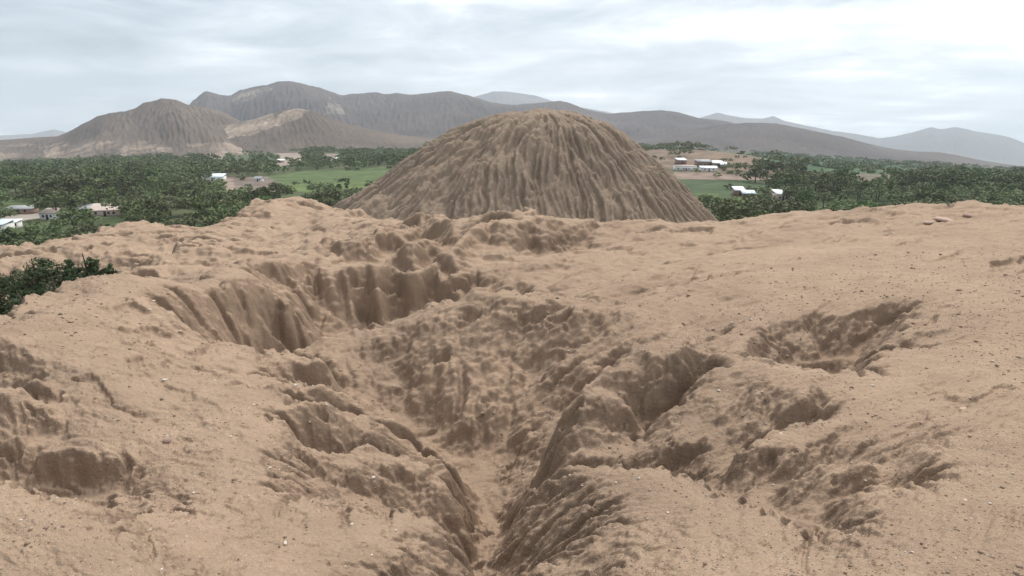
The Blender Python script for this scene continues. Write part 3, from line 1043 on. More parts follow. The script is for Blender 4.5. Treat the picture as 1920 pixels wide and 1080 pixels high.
def leaf_mat(name, cA, cB, sc):
    m = bpy.data.materials.new(name)
    m.use_nodes = True
    t = m.node_tree
    bs = t.nodes["Principled BSDF"]
    bs.inputs["Roughness"].default_value = 0.75
    bs.inputs["Specular IOR Level"].default_value = 0.15
    g = nd(t, "ShaderNodeNewGeometry")
    a = noisen(t, g.outputs["Position"], sc, 4, 0.6)
    r = nd(t, "ShaderNodeObjectInfo")
    f = mathn(t, "MULTIPLY", mathn(t, "SUBTRACT", a, 0.28), 2.2, True)
    col = mixn(t, f, cA, cB)
    v = mathn(t, "ADD", 0.72, mathn(t, "MULTIPLY", r.outputs["Random"], 0.65))
    hs = nd(t, "ShaderNodeHueSaturation")
    hs.inputs["Saturation"].default_value = 0.95
    lk(t, v, hs.inputs["Value"])
    lk(t, mathn(t, "ADD", 0.475, mathn(t, "MULTIPLY", r.outputs["Random"], 0.04)), hs.inputs["Hue"])
    lk(t, col, hs.inputs["Color"])
    lk(t, hs.outputs[0], bs.inputs["Base Color"])
    return m


M_LEAF = leaf_mat("dark_tree_foliage", (0.072, 0.092, 0.036), (0.145, 0.170, 0.068), 0.25)
M_LEAF2 = leaf_mat("yellow_green_foliage", (0.090, 0.130, 0.042), (0.160, 0.210, 0.075), 0.25)
M_LEAF3 = leaf_mat("grey_green_foliage", (0.098, 0.118, 0.052), (0.178, 0.200, 0.090), 0.3)
M_LEAFN = leaf_mat("near_tree_foliage", (0.060, 0.090, 0.046), (0.120, 0.165, 0.080), 1.2)
M_BARK = simple_mat("bark", (0.10, 0.075, 0.055), 0.9, 0.3, 6)


def crown_geo(rng, R, H, nc, nl, leaf, z0, shape="round"):
    """leaf quads gathered in clumps through the crown's volume"""
    th = rng.uniform(0, 2 * np.pi, nc)
    cz = rng.uniform(-0.85, 1, nc)
    rr = rng.uniform(0.35, 1.0, nc) ** 0.6
    hor = np.sqrt(np.clip(1 - cz * cz, 0.05, 1))
    if shape == "column":
        hor = np.clip(0.9 - 0.6 * np.clip(cz, -1, 1), 0.15, 1)
    if shape == "umbrella":
        cz = np.where(cz < -0.1, rng.uniform(-0.25, 0.9, nc), cz)
        hor = np.sqrt(np.clip(1 - (cz * 0.8) ** 2, 0.05, 1))
    wobx, woby = rng.uniform(0.75, 1.2, 2)
    c = np.stack([np.cos(th) * hor * rr * R * wobx, np.sin(th) * hor * rr * R * woby, z0 + H * 0.5 + cz * rr * H * 0.5], -1)
    cr = rng.uniform(0.16, 0.34, nc) * R
    d = rng.normal(size=(nc, nl, 3))
    d /= np.linalg.norm(d, axis=-1, keepdims=True)
    q = c[:, None] + d * (cr[:, None, None] * rng.uniform(0.5, 1.05, (nc, nl, 1))) * np.array([1, 1, 0.75])
    q = q.reshape(-1, 3)
    n = len(q)
    a = rng.normal(size=(n, 3))
    a[:, 2] *= 0.5
    a /= np.linalg.norm(a, axis=-1, keepdims=True)
    b = np.cross(a, rng.normal(size=(n, 3)))
    b /= np.linalg.norm(b, axis=-1, keepdims=True)
    sz = leaf * rng.uniform(0.6, 1.3, (n, 1))
    V = np.stack([q - a * sz, q - b * sz * 0.55, q + a * sz, q + b * sz * 0.55], 1).reshape(-1, 3)
    Fa = np.arange(n * 4).reshape(n, 4)
    return V, Fa


def tube(path, radii, k=7):
    path = np.array(path, float)
    V = []
    for i, p in enumerate(path):
        t_ = path[min(i + 1, len(path) - 1)] - path[max(i - 1, 0)]
        t_ /= np.linalg.norm(t_) + 1e-9
        a = np.cross(t_, [0.3, 1, 0.2])
        a /= np.linalg.norm(a)
        b = np.cross(t_, a)
        for j in range(k):
            an = 2 * np.pi * j / k
            V.append(p + radii[i] * (a * math.cos(an) + b * math.sin(an)))
    Fc = []
    for i in range(len(path) - 1):
        for j in range(k):
            Fc.append((i * k + j, i * k + (j + 1) % k, (i + 1) * k + (j + 1) % k, (i + 1) * k + j))
    return np.array(V), np.array(Fc)


def join(parts):
    Vs, Fs, n = [], [], 0
    for V_, F_ in parts:
        Vs.append(V_)
        Fs.append(F_ + n)
        n += len(V_)
    return np.concatenate(Vs), np.concatenate(Fs)


def trunk_geo(rng, h, R, r0, limbs=5):
    lean = rng.uniform(-0.12, 0.12, 2) * h
    top = np.array([lean[0], lean[1], h])
    parts = [tube([(0, 0, -0.4), (lean[0] * .3 + .03 * h, lean[1] * .2, h * .4), top], [r0 * 1.25, r0 * .9, r0 * .6])]
    for k in range(limbs):
        an = 2 * np.pi * (k + rng.uniform(0, .6)) / limbs
        s0 = top * rng.uniform(0.55, 1.0)
        e_ = s0 + np.array([math.cos(an) * R * .6, math.sin(an) * R * .6, h * rng.uniform(.35, .9)])
        m_ = (s0 + e_) / 2 + np.array([0, 0, h * .08])
        parts.append(tube([s0, m_, e_], [r0 * .5, r0 * .33, r0 * .12], 5))
    return join(parts)


KINDS = {   # name: crown radius, crown height, bare stem, leaf size, clumps, leaves, material, shape
    "broad": (4.6, 5.2, 1.5, 0.42, 34, 24, M_LEAF, "round"),
    "flat": (5.2, 3.8, 2.0, 0.42, 34, 24, M_LEAF3, "umbrella"),
    "pale": (3.9, 5.2, 1.2, 0.40, 30, 24, M_LEAF2, "round"),
    "column": (1.7, 9.0, 0.8, 0.38, 34, 22, M_LEAF, "column"),
    "shrub": (1.9, 1.9, 0.2, 0.30, 14, 22, M_LEAF3, "round"),
}
NAMES = {"broad": ("broadleaf_tree", "dense dark green tree"), "flat": ("spreading_tree", "grey-green spreading tree"),
         "pale": ("broadleaf_tree", "yellow-green leafy tree"), "column": ("columnar_tree", "tall narrow dark tree"),
         "shrub": ("shrub", "low grey-green shrub")}
PROTO = {}
for kd, (R_, H_, st_, lf_, nc_, nl_, mt_, shp_) in KINDS.items():
    PROTO[kd] = []
    for q in range(4):
        rg = np.random.default_rng(100 + q + 10 * len(PROTO))
        V_, F_ = crown_geo(rg, R_, H_, nc_, nl_, lf_, st_, shp_)
        me_c = mesh_np("crown", V_, F_, mt_, smooth=False)
        V2_, F2_ = trunk_geo(rg, st_ + H_ * 0.45, R_, 0.10 + 0.03 * R_)
        me_t = mesh_np("trunk", V2_, F2_, M_BARK)
        V3_, F3_ = crown_geo(rg, R_, H_, max(10, nc_ // 2), 7, lf_ * 2.0, st_, shp_)
        PROTO[kd].append((me_c.data, me_t.data, V3_, F3_))
        bpy.data.objects.remove(me_c)
        bpy.data.objects.remove(me_t)

SIL = np.array([(-300, 500), (0, 455), (90, 450), (200, 420), (320, 413), (420, 408), (540, 378), (600, 390), (640, 385), (700, 345), (760, 300), (805, 268),
                (900, 225), (1100, 220), (1185, 258), (1240, 300), (1290, 350), (1350, 412), (1400, 410), (1450, 400), (1560, 397), (1920, 390), (2300, 392)], float)
LINE_L = np.array([(-300, 318), (0, 303), (100, 299), (230, 289), (330, 284), (520, 281), (640, 279), (720, 275), (800, 270)], float)


def zone(px, py):
    """(chance that ground seen at this pixel carries a tree, kinds)"""
    for poly, _ in BARE:
        if poly_in(np.array(px), np.array(py), poly):
            return 0.03, ["shrub", "flat"]
    for k, (poly, _) in enumerate(FIELDS):
        if poly_in(np.array(px), np.array(py), poly):
            if k == 3:
                return 0.12, ["pale", "shrub"]
            if k >= 8:
                return 0.22, ["shrub", "shrub", "flat"]
            return 0.02, ["shrub"]
    if px < 830:
        if py < np.interp(px, LINE_L[:, 0], LINE_L[:, 1]):
            return (0.03, ["shrub", "flat"]) if py > np.interp(px, LINE_L[:, 0], LINE_L[:, 1]) - 9 else (0, [])
        if 60 < px < 240 and 400 < py < 412:
            return 0.15, ["shrub"]
        if 500 < px < 740 and py > 350:
            return 0.9, ["flat", "shrub", "broad", "shrub"]
        if 450 < px < 690 and 306 < py < 320:
            return 0.95, ["broad", "broad", "flat"]
        g_ = math.sin(px * 0.031 + 1.3 * math.sin(py * 0.11)) + math.sin(px * 0.013 + py * 0.17 + 2)
        return (0.95 if g_ > -1.1 else 0.45), (["pale", "pale", "broad"] if g_ > 1.1 else ["broad", "broad", "flat", "broad"] if g_ > 0 else ["flat", "flat", "broad", "pale"])
    if px < 1180:
        return (0.5, ["broad", "flat"]) if py > 262 else (0, [])
    # right of the mound
    if py < 268:
        return 0, []
    if px < 1350 and py < 283:
        return 0.5, ["shrub", "flat"]
    if px < 1480 and py < 320:
        return 0.05, ["shrub", "flat"]
    if py < 283 + (px - 1350) * 0.055:
        return 0, []
    if px < 1370:
        return 0.45, ["flat", "shrub", "broad"]
    if px < 1500 and py < 352:
        return 0.8, ["broad", "flat"]
    if px < 1500:
        return 0.8, ["flat", "broad", "shrub"]
    if py > 343:
        return 0.6, ["broad", "flat", "pale"]
    if py > 354:
        return 0.95, ["broad", "broad", "flat"]
    if px > 1720:
        return (0.45, ["broad", "flat", "shrub"]) if py > 330 else (0.16, ["shrub", "flat", "shrub"])
    return 0.14, ["shrub", "shrub", "flat"]


BLD_KEEP = []    # (x, y, radius) kept free of trees


# ------------------------------------------------------------------ buildings in the valley
M_WHITE = simple_mat("white_plaster", (0.72, 0.70, 0.66), 0.8, 0.08, 1.0)
M_ROOFW = simple_mat("white_metal_roof", (0.85, 0.87, 0.88), 0.45, 0.05, 0.5, 0.4)
M_ROOFB = simple_mat("blue_white_metal_roof", (0.62, 0.72, 0.78), 0.45, 0.08, 0.5, 0.4)
M_ROOFT = simple_mat("tan_roof", (0.62, 0.50, 0.42), 0.7, 0.12, 0.8)
M_ROOFG = simple_mat("grey_roof", (0.33, 0.33, 0.32), 0.7, 0.15, 0.8)
M_BRICK = simple_mat("brown_mud_brick", (0.26, 0.165, 0.125), 0.9, 0.2, 1.5)
M_PINK = simple_mat("pink_plaster", (0.52, 0.40, 0.34), 0.85, 0.1, 1.0)
M_DARK = simple_mat("dark_opening", (0.03, 0.028, 0.026), 0.6, 0.1, 2)
M_RED = simple_mat("red_tile", (0.42, 0.12, 0.07), 0.8, 0.15, 1)


def boxg(x0, x1, y0, y1, z0, z1):
    V_ = np.array([(x0, y0, z0), (x1, y0, z0), (x1, y1, z0), (x0, y1, z0), (x0, y0, z1), (x1, y0, z1), (x1, y1, z1), (x0, y1, z1)], float)
    F_ = np.array([(0, 3, 2, 1), (4, 5, 6, 7), (0, 1, 5, 4), (1, 2, 6, 5), (2, 3, 7, 6), (3, 0, 4, 7)])
    return V_, F_


def building(name, label, px, py, wid_px, dep, ht, rot=0.0, wall=None, roof=None, kind="mono", wins=2, cat="house", group=None, door=True, posts=False):
    x, y, zz_ = valley_hit(px, py)
    wm = wid_px * y / F / 0.99
    e_ = empty(name, (x, y, zz_), math.radians(rot))
    tag(e_, label, cat, group)
    BLD_KEEP.append((x, y, max(wm, dep) * 0.5 + 2.5))
    # the ground in front of the house is an open yard
    for q in (0.97, 0.94, 0.91, 0.88, 0.85, 0.82, 0.79, 0.76):
        BLD_KEEP.append((x * q, y * q, wm * 0.5 + 0.5))
    h = wm / 2
    d = dep / 2
    wall = wall or M_WHITE
    roof = roof or M_ROOFW
    if posts:
        for sx in (-1, 0, 1):
            for sy in (-1, 1):
                V_, F_ = boxg(sx * (h - .3) - .1, sx * (h - .3) + .1, sy * (d - .3) - .1, sy * (d - .3) + .1, -.6, ht - .02)
                mesh_np("post", V_, F_, M_BRICK, e_, smooth=False)
        V_, F_ = boxg(-h + .8, h - .8, d * .2, d - .45, -.6, ht - .25)
        mesh_np("wall", V_, F_, wall, e_, smooth=False)
    else:
        V_, F_ = boxg(-h, h, -d, d, -.8, ht)
        mesh_np("wall", V_, F_, wall, e_, smooth=False)
    o_ = 0.35
    if kind == "gable":
        rs = dep * 0.26
        V_ = np.array([(-h - o_, -d - o_, ht - .05), (h + o_, -d - o_, ht - .05), (h + o_, d + o_, ht - .05), (-h - o_, d + o_, ht - .05),
                       (-h - o_, 0, ht + rs), (h + o_, 0, ht + rs),
                       (-h - o_, -d - o_, ht - .2), (h + o_, -d - o_, ht - .2), (h + o_, d + o_, ht - .2), (-h - o_, d + o_, ht - .2)])
        F4 = np.array([(0, 1, 5, 4), (3, 4, 5, 2), (6, 9, 8, 7), (0, 6, 7, 1), (2, 8, 9, 3), (0, 4, 3, 9), (1, 2, 5, 5)])
        F4 = np.array([(0, 1, 5, 4), (2, 3, 4, 5), (6, 9, 8, 7), (0, 6, 7, 1), (2, 8, 9, 3), (0, 4, 3, 3), (1, 2, 5, 5), (0, 3, 9, 6), (1, 7, 8, 2)])
        me_ = bpy.data.meshes.new("roof")
        me_.from_pydata([tuple(v) for v in V_], [], [tuple(dict.fromkeys(f_)) for f_ in F4.tolist()])
        me_.materials.append(roof)
        ro = bpy.data.objects.new("roof", me_)
        C.objects.link(ro)
        ro.parent = e_
    else:                                    # one sheet sloping towards the viewer
        rs = 0.0 if kind == "flat" else dep * 0.20
        if kind == "flat":
            o_ = 0.2
        V_ = np.array([(-h - o_, -d - o_, ht + .003), (h + o_, -d - o_, ht + .003), (h + o_, d + o_, ht + rs + .003), (-h - o_, d + o_, ht + rs + .003)])
        V_ = np.concatenate([V_, V_ + [0, 0, 0.16]])
        F_ = boxg(0, 1, 0, 1, 0, 1)[1]
        mesh_np("roof", V_, F_, roof, e_, smooth=False)
    if kind == "mono":
        V_, F_ = boxg(-h + .05, h - .05, d - .3, d - .05, ht + .0, ht + dep * .17)
        mesh_np("gable_wall", V_, F_, wall, e_, smooth=False)
    if door and not posts:
        V_, F_ = boxg(-.5, .5, -d - .03, -d + .1, 0.0, 2.0)
        mesh_np("door", V_, F_, M_DARK, e_, smooth=False)
    for k in range(wins if not posts else 0):
        cxw = -h + (k + .5) * 2 * h / wins
        if abs(cxw) < 1.0 and door:
            cxw += 1.4 if cxw >= 0 else -1.4
        V_, F_ = boxg(cxw - .45, cxw + .45, -d - .03, -d + .1, .95, 1.9)
        mesh_np("window", V_, F_, M_DARK, e_, smooth=False)
    return e_


def yard_wall(label, px0, px1, py, h=1.4):
    x0, y0, z0 = valley_hit(px0, py)
    x1, y1, z1 = valley_hit(px1, py)
    L_ = math.hypot(x1 - x0, y1 - y0)
    V_, F_ = boxg(-L_ / 2, L_ / 2, -.12, .12, -.6, h)
    o = mesh_np("yard_wall", V_, F_, M_WHITE, smooth=False)
    o.location = ((x0 + x1) / 2, (y0 + y1) / 2, (z0 + z1) / 2)
    o.rotation_euler = (0, 0, math.atan2(y1 - y0, x1 - x0))
    BLD_KEEP.append(((x0 + x1) / 2, (y0 + y1) / 2, L_ / 2))
    for q in (0.97, 0.94, 0.91):
        BLD_KEEP.append(((x0 + x1) / 2 * q, (y0 + y1) / 2 * q, L_ / 2))
    tag(o, label, "wall")


building("barn", "long barn with tan pitched roof above the left ridge", 205, 403, 44, 9, 2.6, 14, M_PINK, M_ROOFT, "gable", 3, "barn")
building("shed", "grey roofed shed touching the left end of the tan barn", 163, 401, 26, 7, 2.2, 14, M_BRICK, M_ROOFG, "mono", 1, "shed")
building("farmhouse", "small cream farmhouse beside the dirt road at far left", 98, 410, 26, 6, 2.6, 6, M_WHITE, M_ROOFT, "mono", 2)
yard_wall("low white yard wall between the cream farmhouse and the tan barn", 114, 146, 408, 1.0)
building("shed", "long low grey roofed shed behind the dirt road at far left", 42, 400, 46, 5, 2.0, 8, M_BRICK, M_ROOFG, "mono", 2, "shed")
building("cottage", "pale cottage cut by the left picture edge above the ridge", 4, 432, 26, 6, 2.3, 4, M_WHITE, M_ROOFB, "mono", 1)
building("cottage", "little white cottage just right of the one at the left edge", 29, 427, 13, 4, 2.0, 4, M_WHITE, M_ROOFW, "mono", 1)
building("farmhouse", "low house with blue-white metal roof among trees left of the field", 402, 338, 36, 9, 2.6, 8, M_WHITE, M_ROOFB, "mono", 3)
building("cottage", "small white cottage deep in the left grove", 304, 325, 14, 5, 2.6, 3, M_WHITE, M_ROOFW, "mono", 1)
building("hut", "tiny white hut on the brown patch left of the bright field", 486, 340, 12, 5, 2.2, 0, M_WHITE, M_ROOFG, "gable", 1, "hut")
building("canopy", "open canopy with flat white roof peeking over the ridge", 529, 388, 42, 5, 2.9, 0, M_BRICK, M_ROOFW, "flat", 0, "canopy", posts=True)
building("cottage", "pink walled cottage at the left end of the sandy clearing", 527, 305, 12, 6, 2.6, 5, M_PINK, M_ROOFW, "mono", 2)
building("cottage", "wide pink cottage at the right end of the sandy clearing", 566, 306, 16, 6, 2.6, -5, M_PINK, M_ROOFT, "mono", 2)
building("cottage", "white cottage between trees right of the sandy clearing", 632, 302, 9, 5, 2.8, 30, M_WHITE, M_ROOFW, "mono", 1)
building("house", "white village house with dark windows nearest the mound", 1284, 319, 38, 8, 3.4, 0, M_WHITE, M_ROOFT, "flat", 4)
building("house", "village house with bright metal roof behind the white one", 1276, 307, 17, 7, 3.0, 4, M_BRICK, M_ROOFW, "mono", 1)
building("house", "brown mud brick village house between the bright roofs", 1318, 311, 26, 8, 3.2, 3, M_BRICK, M_ROOFG, "mono", 2)
building("house", "long low white-roofed village house in the middle of the row", 1328, 321, 30, 6, 2.4, -6, M_WHITE, M_ROOFW, "mono", 2)
building("house", "village house under a slanting white metal roof", 1344, 313, 17, 8, 3.0, -14, M_BRICK, M_ROOFW, "mono", 1)
building("house", "rightmost village house with white roof and dark shaded side", 1356, 315, 11, 8, 2.6, -14, M_BRICK, M_ROOFW, "mono", 1)
yard_wall("long low white wall on the bare slope right of the village", 1402, 1427, 322, 1.2)
building("farmhouse", "dark walled farmhouse with white metal roof at the meadow's edge", 1384, 366, 18, 7, 2.8, -6, M_BRICK, M_ROOFW, "mono", 1)
building("farmhouse", "open fronted farm shelter with pale roof at the meadow's left side", 1402, 372, 22, 6, 2.6, -10, M_BRICK, M_ROOFB, "mono", 0, "shelter", posts=True)
building("farmhouse", "pale walled farmhouse with gleaming roof right of the meadow", 1463, 374, 23, 8, 2.9, -5, M_PINK, M_ROOFW, "mono", 2)
building("hut", "tiny hut with red roof among the trees at right", 1651, 350, 9, 5, 3.0, 0, M_WHITE, M_RED, "gable", 1, "hut")

# ------------------------------------------------------------------ placing the trees
LAND = [("the tan roofed barn", 205, 400), ("the cream farmhouse", 98, 408), ("the low grey shed", 42, 398), ("the blue-white roofed house", 402, 336),
        ("the deep white cottage", 304, 324), ("the tiny white hut", 486, 340), ("the flat white canopy", 529, 384), ("the sandy clearing", 546, 304),
        ("the bright green field", 620, 330), ("the small meadow at far left", 30, 380), ("the left cottages at the edge", 15, 428),
        ("the dirt path", 420, 385), ("the mound's left flank", 740, 310), ("the mound's right flank", 1300, 370), ("the village", 1315, 315),
        ("the white slope wall", 1415, 320), ("the two meadow farmhouses", 1393, 368), ("the gleaming roofed farmhouse", 1463, 370),
        ("the red roofed hut", 1651, 348), ("the right terrace edge", 1560, 394), ("the top of the right terrace", 1790, 388),
        ("the brown strip at right", 1600, 340), ("the right picture edge", 1910, 370), ("the left picture edge", 5, 345),
        ("the brown ridge below the grove", 300, 412), ("the shrubby green plain", 1500, 315)]
OPEN_ = [FIELDS[k][0] for k in (0, 1, 2, 3, 5, 6, 7)] + [b_[0] for b_ in BARE[:7]]
cand = []
cellm = {}
rt = np.random.default_rng(21)
tries = 90000
ly = np.sqrt(rt.uniform(115 ** 2, 1500 ** 2, tries))
lu = rt.uniform(-0.98, 0.98, tries)
lz = valley_z(lu * ly, ly)
lpx, lpy = pixel(lu * ly, ly, lz)
for x_u, y_, zz_, px_, py_ in zip(lu.tolist(), ly.tolist(), lz.tolist(), lpx.tolist(), lpy.tolist()):
    x_ = x_u * y_
    if not -90 < px_ < 2010:
        continue
    if math.hypot(x_ - MC[0], y_ - MC[1]) < 68:
        continue
    top = py_ - 9.0 * F / y_
    if top > np.interp(px_, SIL[:, 0], SIL[:, 1]) + 4:
        continue
    p_, kinds = zone(px_, py_)
    hs_ = math.sin(math.floor(x_ / 11) * 12.9898 + math.floor(y_ / 11) * 78.233) * 43758.5
    if not kinds or hs_ - math.floor(hs_) > p_:
        continue
    if p_ > 0.3 and y_ < 900:        # fields and clearings stay visible over the trees that border them
        tp = py_ - 6.5 * F / y_
        if any(poly_in(np.array(px_), np.array(tp), pl) for pl in OPEN_) and rt.random() < 0.9:
            continue
    kd = kinds[rt.integers(len(kinds))]
    sp_ = {"broad": 6.2, "flat": 6.8, "pale": 6.0, "column": 5, "shrub": 3.2}[kd] * 1.12 * (1 + max(0, y_ - 500) / 1500)
    ck = (int(x_ // 8), int(y_ // 8))
    bad = False
    for a_ in (-1, 0, 1):
        for b_ in (-1, 0, 1):
            for (qx, qy, qs) in cellm.get((ck[0] + a_, ck[1] + b_), ()):
                if (qx - x_) ** 2 + (qy - y_) ** 2 < ((sp_ + qs) / 2) ** 2:
                    bad = True
    if bad:
        continue
    for (bx, by, br_) in BLD_KEEP:
        if (bx - x_) ** 2 + (by - y_) ** 2 < (br_ + 2.0) ** 2:
            bad = True
            break
    if bad:
        continue
    cellm.setdefault(ck, []).append((x_, y_, sp_))
    sc_ = float(np.clip(rt.normal(1.12, 0.30), 0.55, 1.9))
    cand.append([x_, y_, zz_, kd, sc_, px_, py_])
# trees that stand out in the photograph
for px_, py_, kd, sc_ in [(680, 318, "pale", 1.5), (712, 316, "column", 1.15), (668, 317, "pale", 1.2), (555, 281, "broad", 1.3), (110, 410, "broad", 1.5),
                          (1307, 326, "pale", 0.7), (1345, 335, "pale", 0.8), (320, 405, "flat", 1.4), (470, 395, "broad", 1.15), (610, 388, "shrub", 1.3)]:
    x_, y_, zz_ = valley_hit(px_, py_)
    cand.append([x_, y_, zz_, kd, sc_, px_, py_])
SZ = {"broad": 6.5, "flat": 6, "pale": 6.5, "column": 8, "shrub": 2.6}
cand.sort(key=lambda c: -SZ[c[3]] * c[4] / c[1])
print("TREES", len(cand), "largest", cand[0][1], "last single", cand[min(285, len(cand) - 1)][1])
ORD = ["nearest", "second", "third", "fourth", "fifth", "sixth", "seventh", "eighth", "ninth", "tenth", "eleventh", "twelfth", "thirteenth", "fourteenth",
       "fifteenth", "sixteenth", "seventeenth", "eighteenth", "nineteenth", "twentieth"]
NIND = 285
groups = {}
for i_, c_ in enumerate(cand[:NIND]):
    best = min(LAND, key=lambda l: (l[1] - c_[5]) ** 2 + ((l[2] - c_[6]) * 2.2) ** 2)
    ddx, ddy = c_[5] - best[1], (c_[6] - best[2]) * 2.2
    if abs(ddx) > abs(ddy):
        rel = "left of" if ddx < 0 else "right of"
    else:
        rel = "beyond" if ddy < 0 else "in front of"
    groups.setdefault((c_[3], rel, best[0]), []).append((math.hypot(ddx, ddy), i_))
lab = {}
for (kd, rel, nm), lst in groups.items():
    lst.sort()
    for k, (_, i_) in enumerate(lst):
        o_ = ORD[k] if k < len(ORD) else "farther"
        lab[i_] = f"{NAMES[kd][1]} {rel} {nm}" + ("" if len(lst) == 1 else (", nearest" if k == 0 else f", {o_} nearest"))
for i_, c_ in enumerate(cand[:NIND]):
    x_, y_, zz_, kd, sc_, px_, py_ = c_
    mc_, mt2_, _, _ = PROTO[kd][int(rt.integers(4))]
    e_ = empty(NAMES[kd][0], (x_, y_, zz_ - 0.15), rt.uniform(0, 6.28))
    e_.scale = (sc_ * rt.uniform(0.9, 1.15), sc_ * rt.uniform(0.9, 1.15), sc_ * rt.uniform(0.9, 1.15))
    tag(e_, lab[i_], "shrub" if kd == "shrub" else "tree", "trees and shrubs of the valley groves")
    for nm, md in (("crown", mc_), ("trunk", mt2_)):
        o_ = bpy.data.objects.new(nm, md)
        C.objects.link(o_)
        o_.parent = e_
# the rest of the wood, too many and too small to single out
rest = {}
for c_ in cand[NIND:]:
    x_, y_, zz_, kd, sc_, px_, py_ = c_
    V3_, F3_ = PROTO[kd][int(rt.integers(4))][2:]
    a_ = rt.uniform(0, 6.28)
    ca2, sa2 = math.cos(a_), math.sin(a_)
    W = V3_ @ np.array([[ca2, sa2, 0], [-sa2, ca2, 0], [0, 0, 1]]) * sc_ * np.array([1, 1, rt.uniform(.85, 1.1)]) + np.array([x_, y_, zz_ - .2])
    rest.setdefault(KINDS[kd][6].name, []).append((W, F3_))
mats_ = [bpy.data.materials[k] for k in rest]
Vs, Fs, Ms, n_ = [], [], [], 0
for mi, k in enumerate(rest):
    for W, F3_ in rest[k]:
        Vs.append(W)
        Fs.append(F3_ + n_)
        Ms.append(np.full(len(F3_), mi))
        n_ += len(W)
wood = mesh_np("far_woods", np.concatenate(Vs), np.concatenate(Fs), mats=mats_, midx=np.concatenate(Ms), smooth=False)
tag(wood, "far woods of small dark green crowns spread over the valley", kind="stuff")

# trees in the hollow behind the near left ridge
NEAR = [(72, 487, 26.0, 104, "big round grey-green tree in the hollow behind the near left ridge"),
        (134, 481, 26.0, 44, "upright bushy tree just right of the big round one in the hollow"),
        (168, 478, 25.5, 42, "tree with a small peaked crown in the hollow behind the left ridge"),
        (203, 494, 25.0, 28, "smallest tree of the hollow, standing apart at its right end"),
        (12, 512, 27.0, 90, "wide tree cut by the left picture edge in the hollow"),
        (112, 530, 24.5, 76, "low leafy tree in front of the upright one in the hollow"),
        (46, 556, 24.0, 80, "dense low tree hugging the near left ridge in the hollow"),
        (160, 530, 24.0, 50, "low bush under the tree with the small peaked crown"),
        (-50, 520, 27.0, 100, "tree just beyond the left picture edge")]
for k, (px_, pt_, D_, w_, lb) in enumerate(NEAR[:8]):
    x_, _, zt = P(px_, pt_, D_)
    zg = float(terr_z(np.array([x_]), np.array([D_]))[0])
    zg = min(zg, zt - 1.2)
    hh = zt - zg
    R_ = w_ * D_ / F / 2
    rg = np.random.default_rng(500 + k)
    e_ = empty("leafy_tree", (x_, D_, zg))
    tag(e_, lb, "tree", "trees in the hollow behind the left ridge")
    ncl = int(40 + 60 * R_)
    V_, F_ = crown_geo(rg, R_ * 0.95, hh * 0.93, ncl, 110, 0.05, hh * 0.05, "round")
    mesh_np("crown", V_, F_, M_LEAFN, e_, smooth=False)
    V_, F_ = trunk_geo(rg, hh * 0.6, R_, 0.06 + 0.02 * hh)
    mesh_np("trunk", V_, F_, M_BARK, e_)

# ------------------------------------------------------------------ stones


def stone_geo(rng, r, flat=0.6):
    V_ = []
    rings = 5
    seg = 8
    ph = rng.uniform(0, 6)
    for i in range(rings):
        la = -math.pi / 2 + math.pi * (i + .5) / rings
        for j in range(seg):
            an = 2 * math.pi * j / seg + ph
            k = r * (1 + rng.uniform(-.22, .22))
            V_.append((math.cos(la) * math.cos(an) * k * 1.2, math.cos(la) * math.sin(an) * k, math.sin(la) * k * flat))
    F_ = []
    for i in range(rings - 1):
        for j in range(seg):
            F_.append((i * seg + j, i * seg + (j + 1) % seg, (i + 1) * seg + (j + 1) % seg, (i + 1) * seg + j))
    nb = len(V_)
    V_.append((0, 0, -r * flat))
    V_.append((0, 0, r * flat))
    for j in range(0, seg, 2):
        F_.append((nb, (j + 2) % seg, (j + 1) % seg, j))
        a_ = (rings - 1) * seg
        F_.append((nb + 1, a_ + j, a_ + j + 1, a_ + (j + 2) % seg))
    return np.array(V_), np.array(F_)


def ground_hit(px, py):
    """first point of the foreground earth along the sight line"""
    u, r = ray(px, py)
    Ds = np.exp(np.linspace(math.log(1.7), math.log(90), 4000))
    zs = terr_z(u * Ds, Ds)
    below = np.nonzero(r * Ds < zs)[0]
    k = below[0] if len(below) else 0
    return u * Ds[k], Ds[k], float(zs[k])


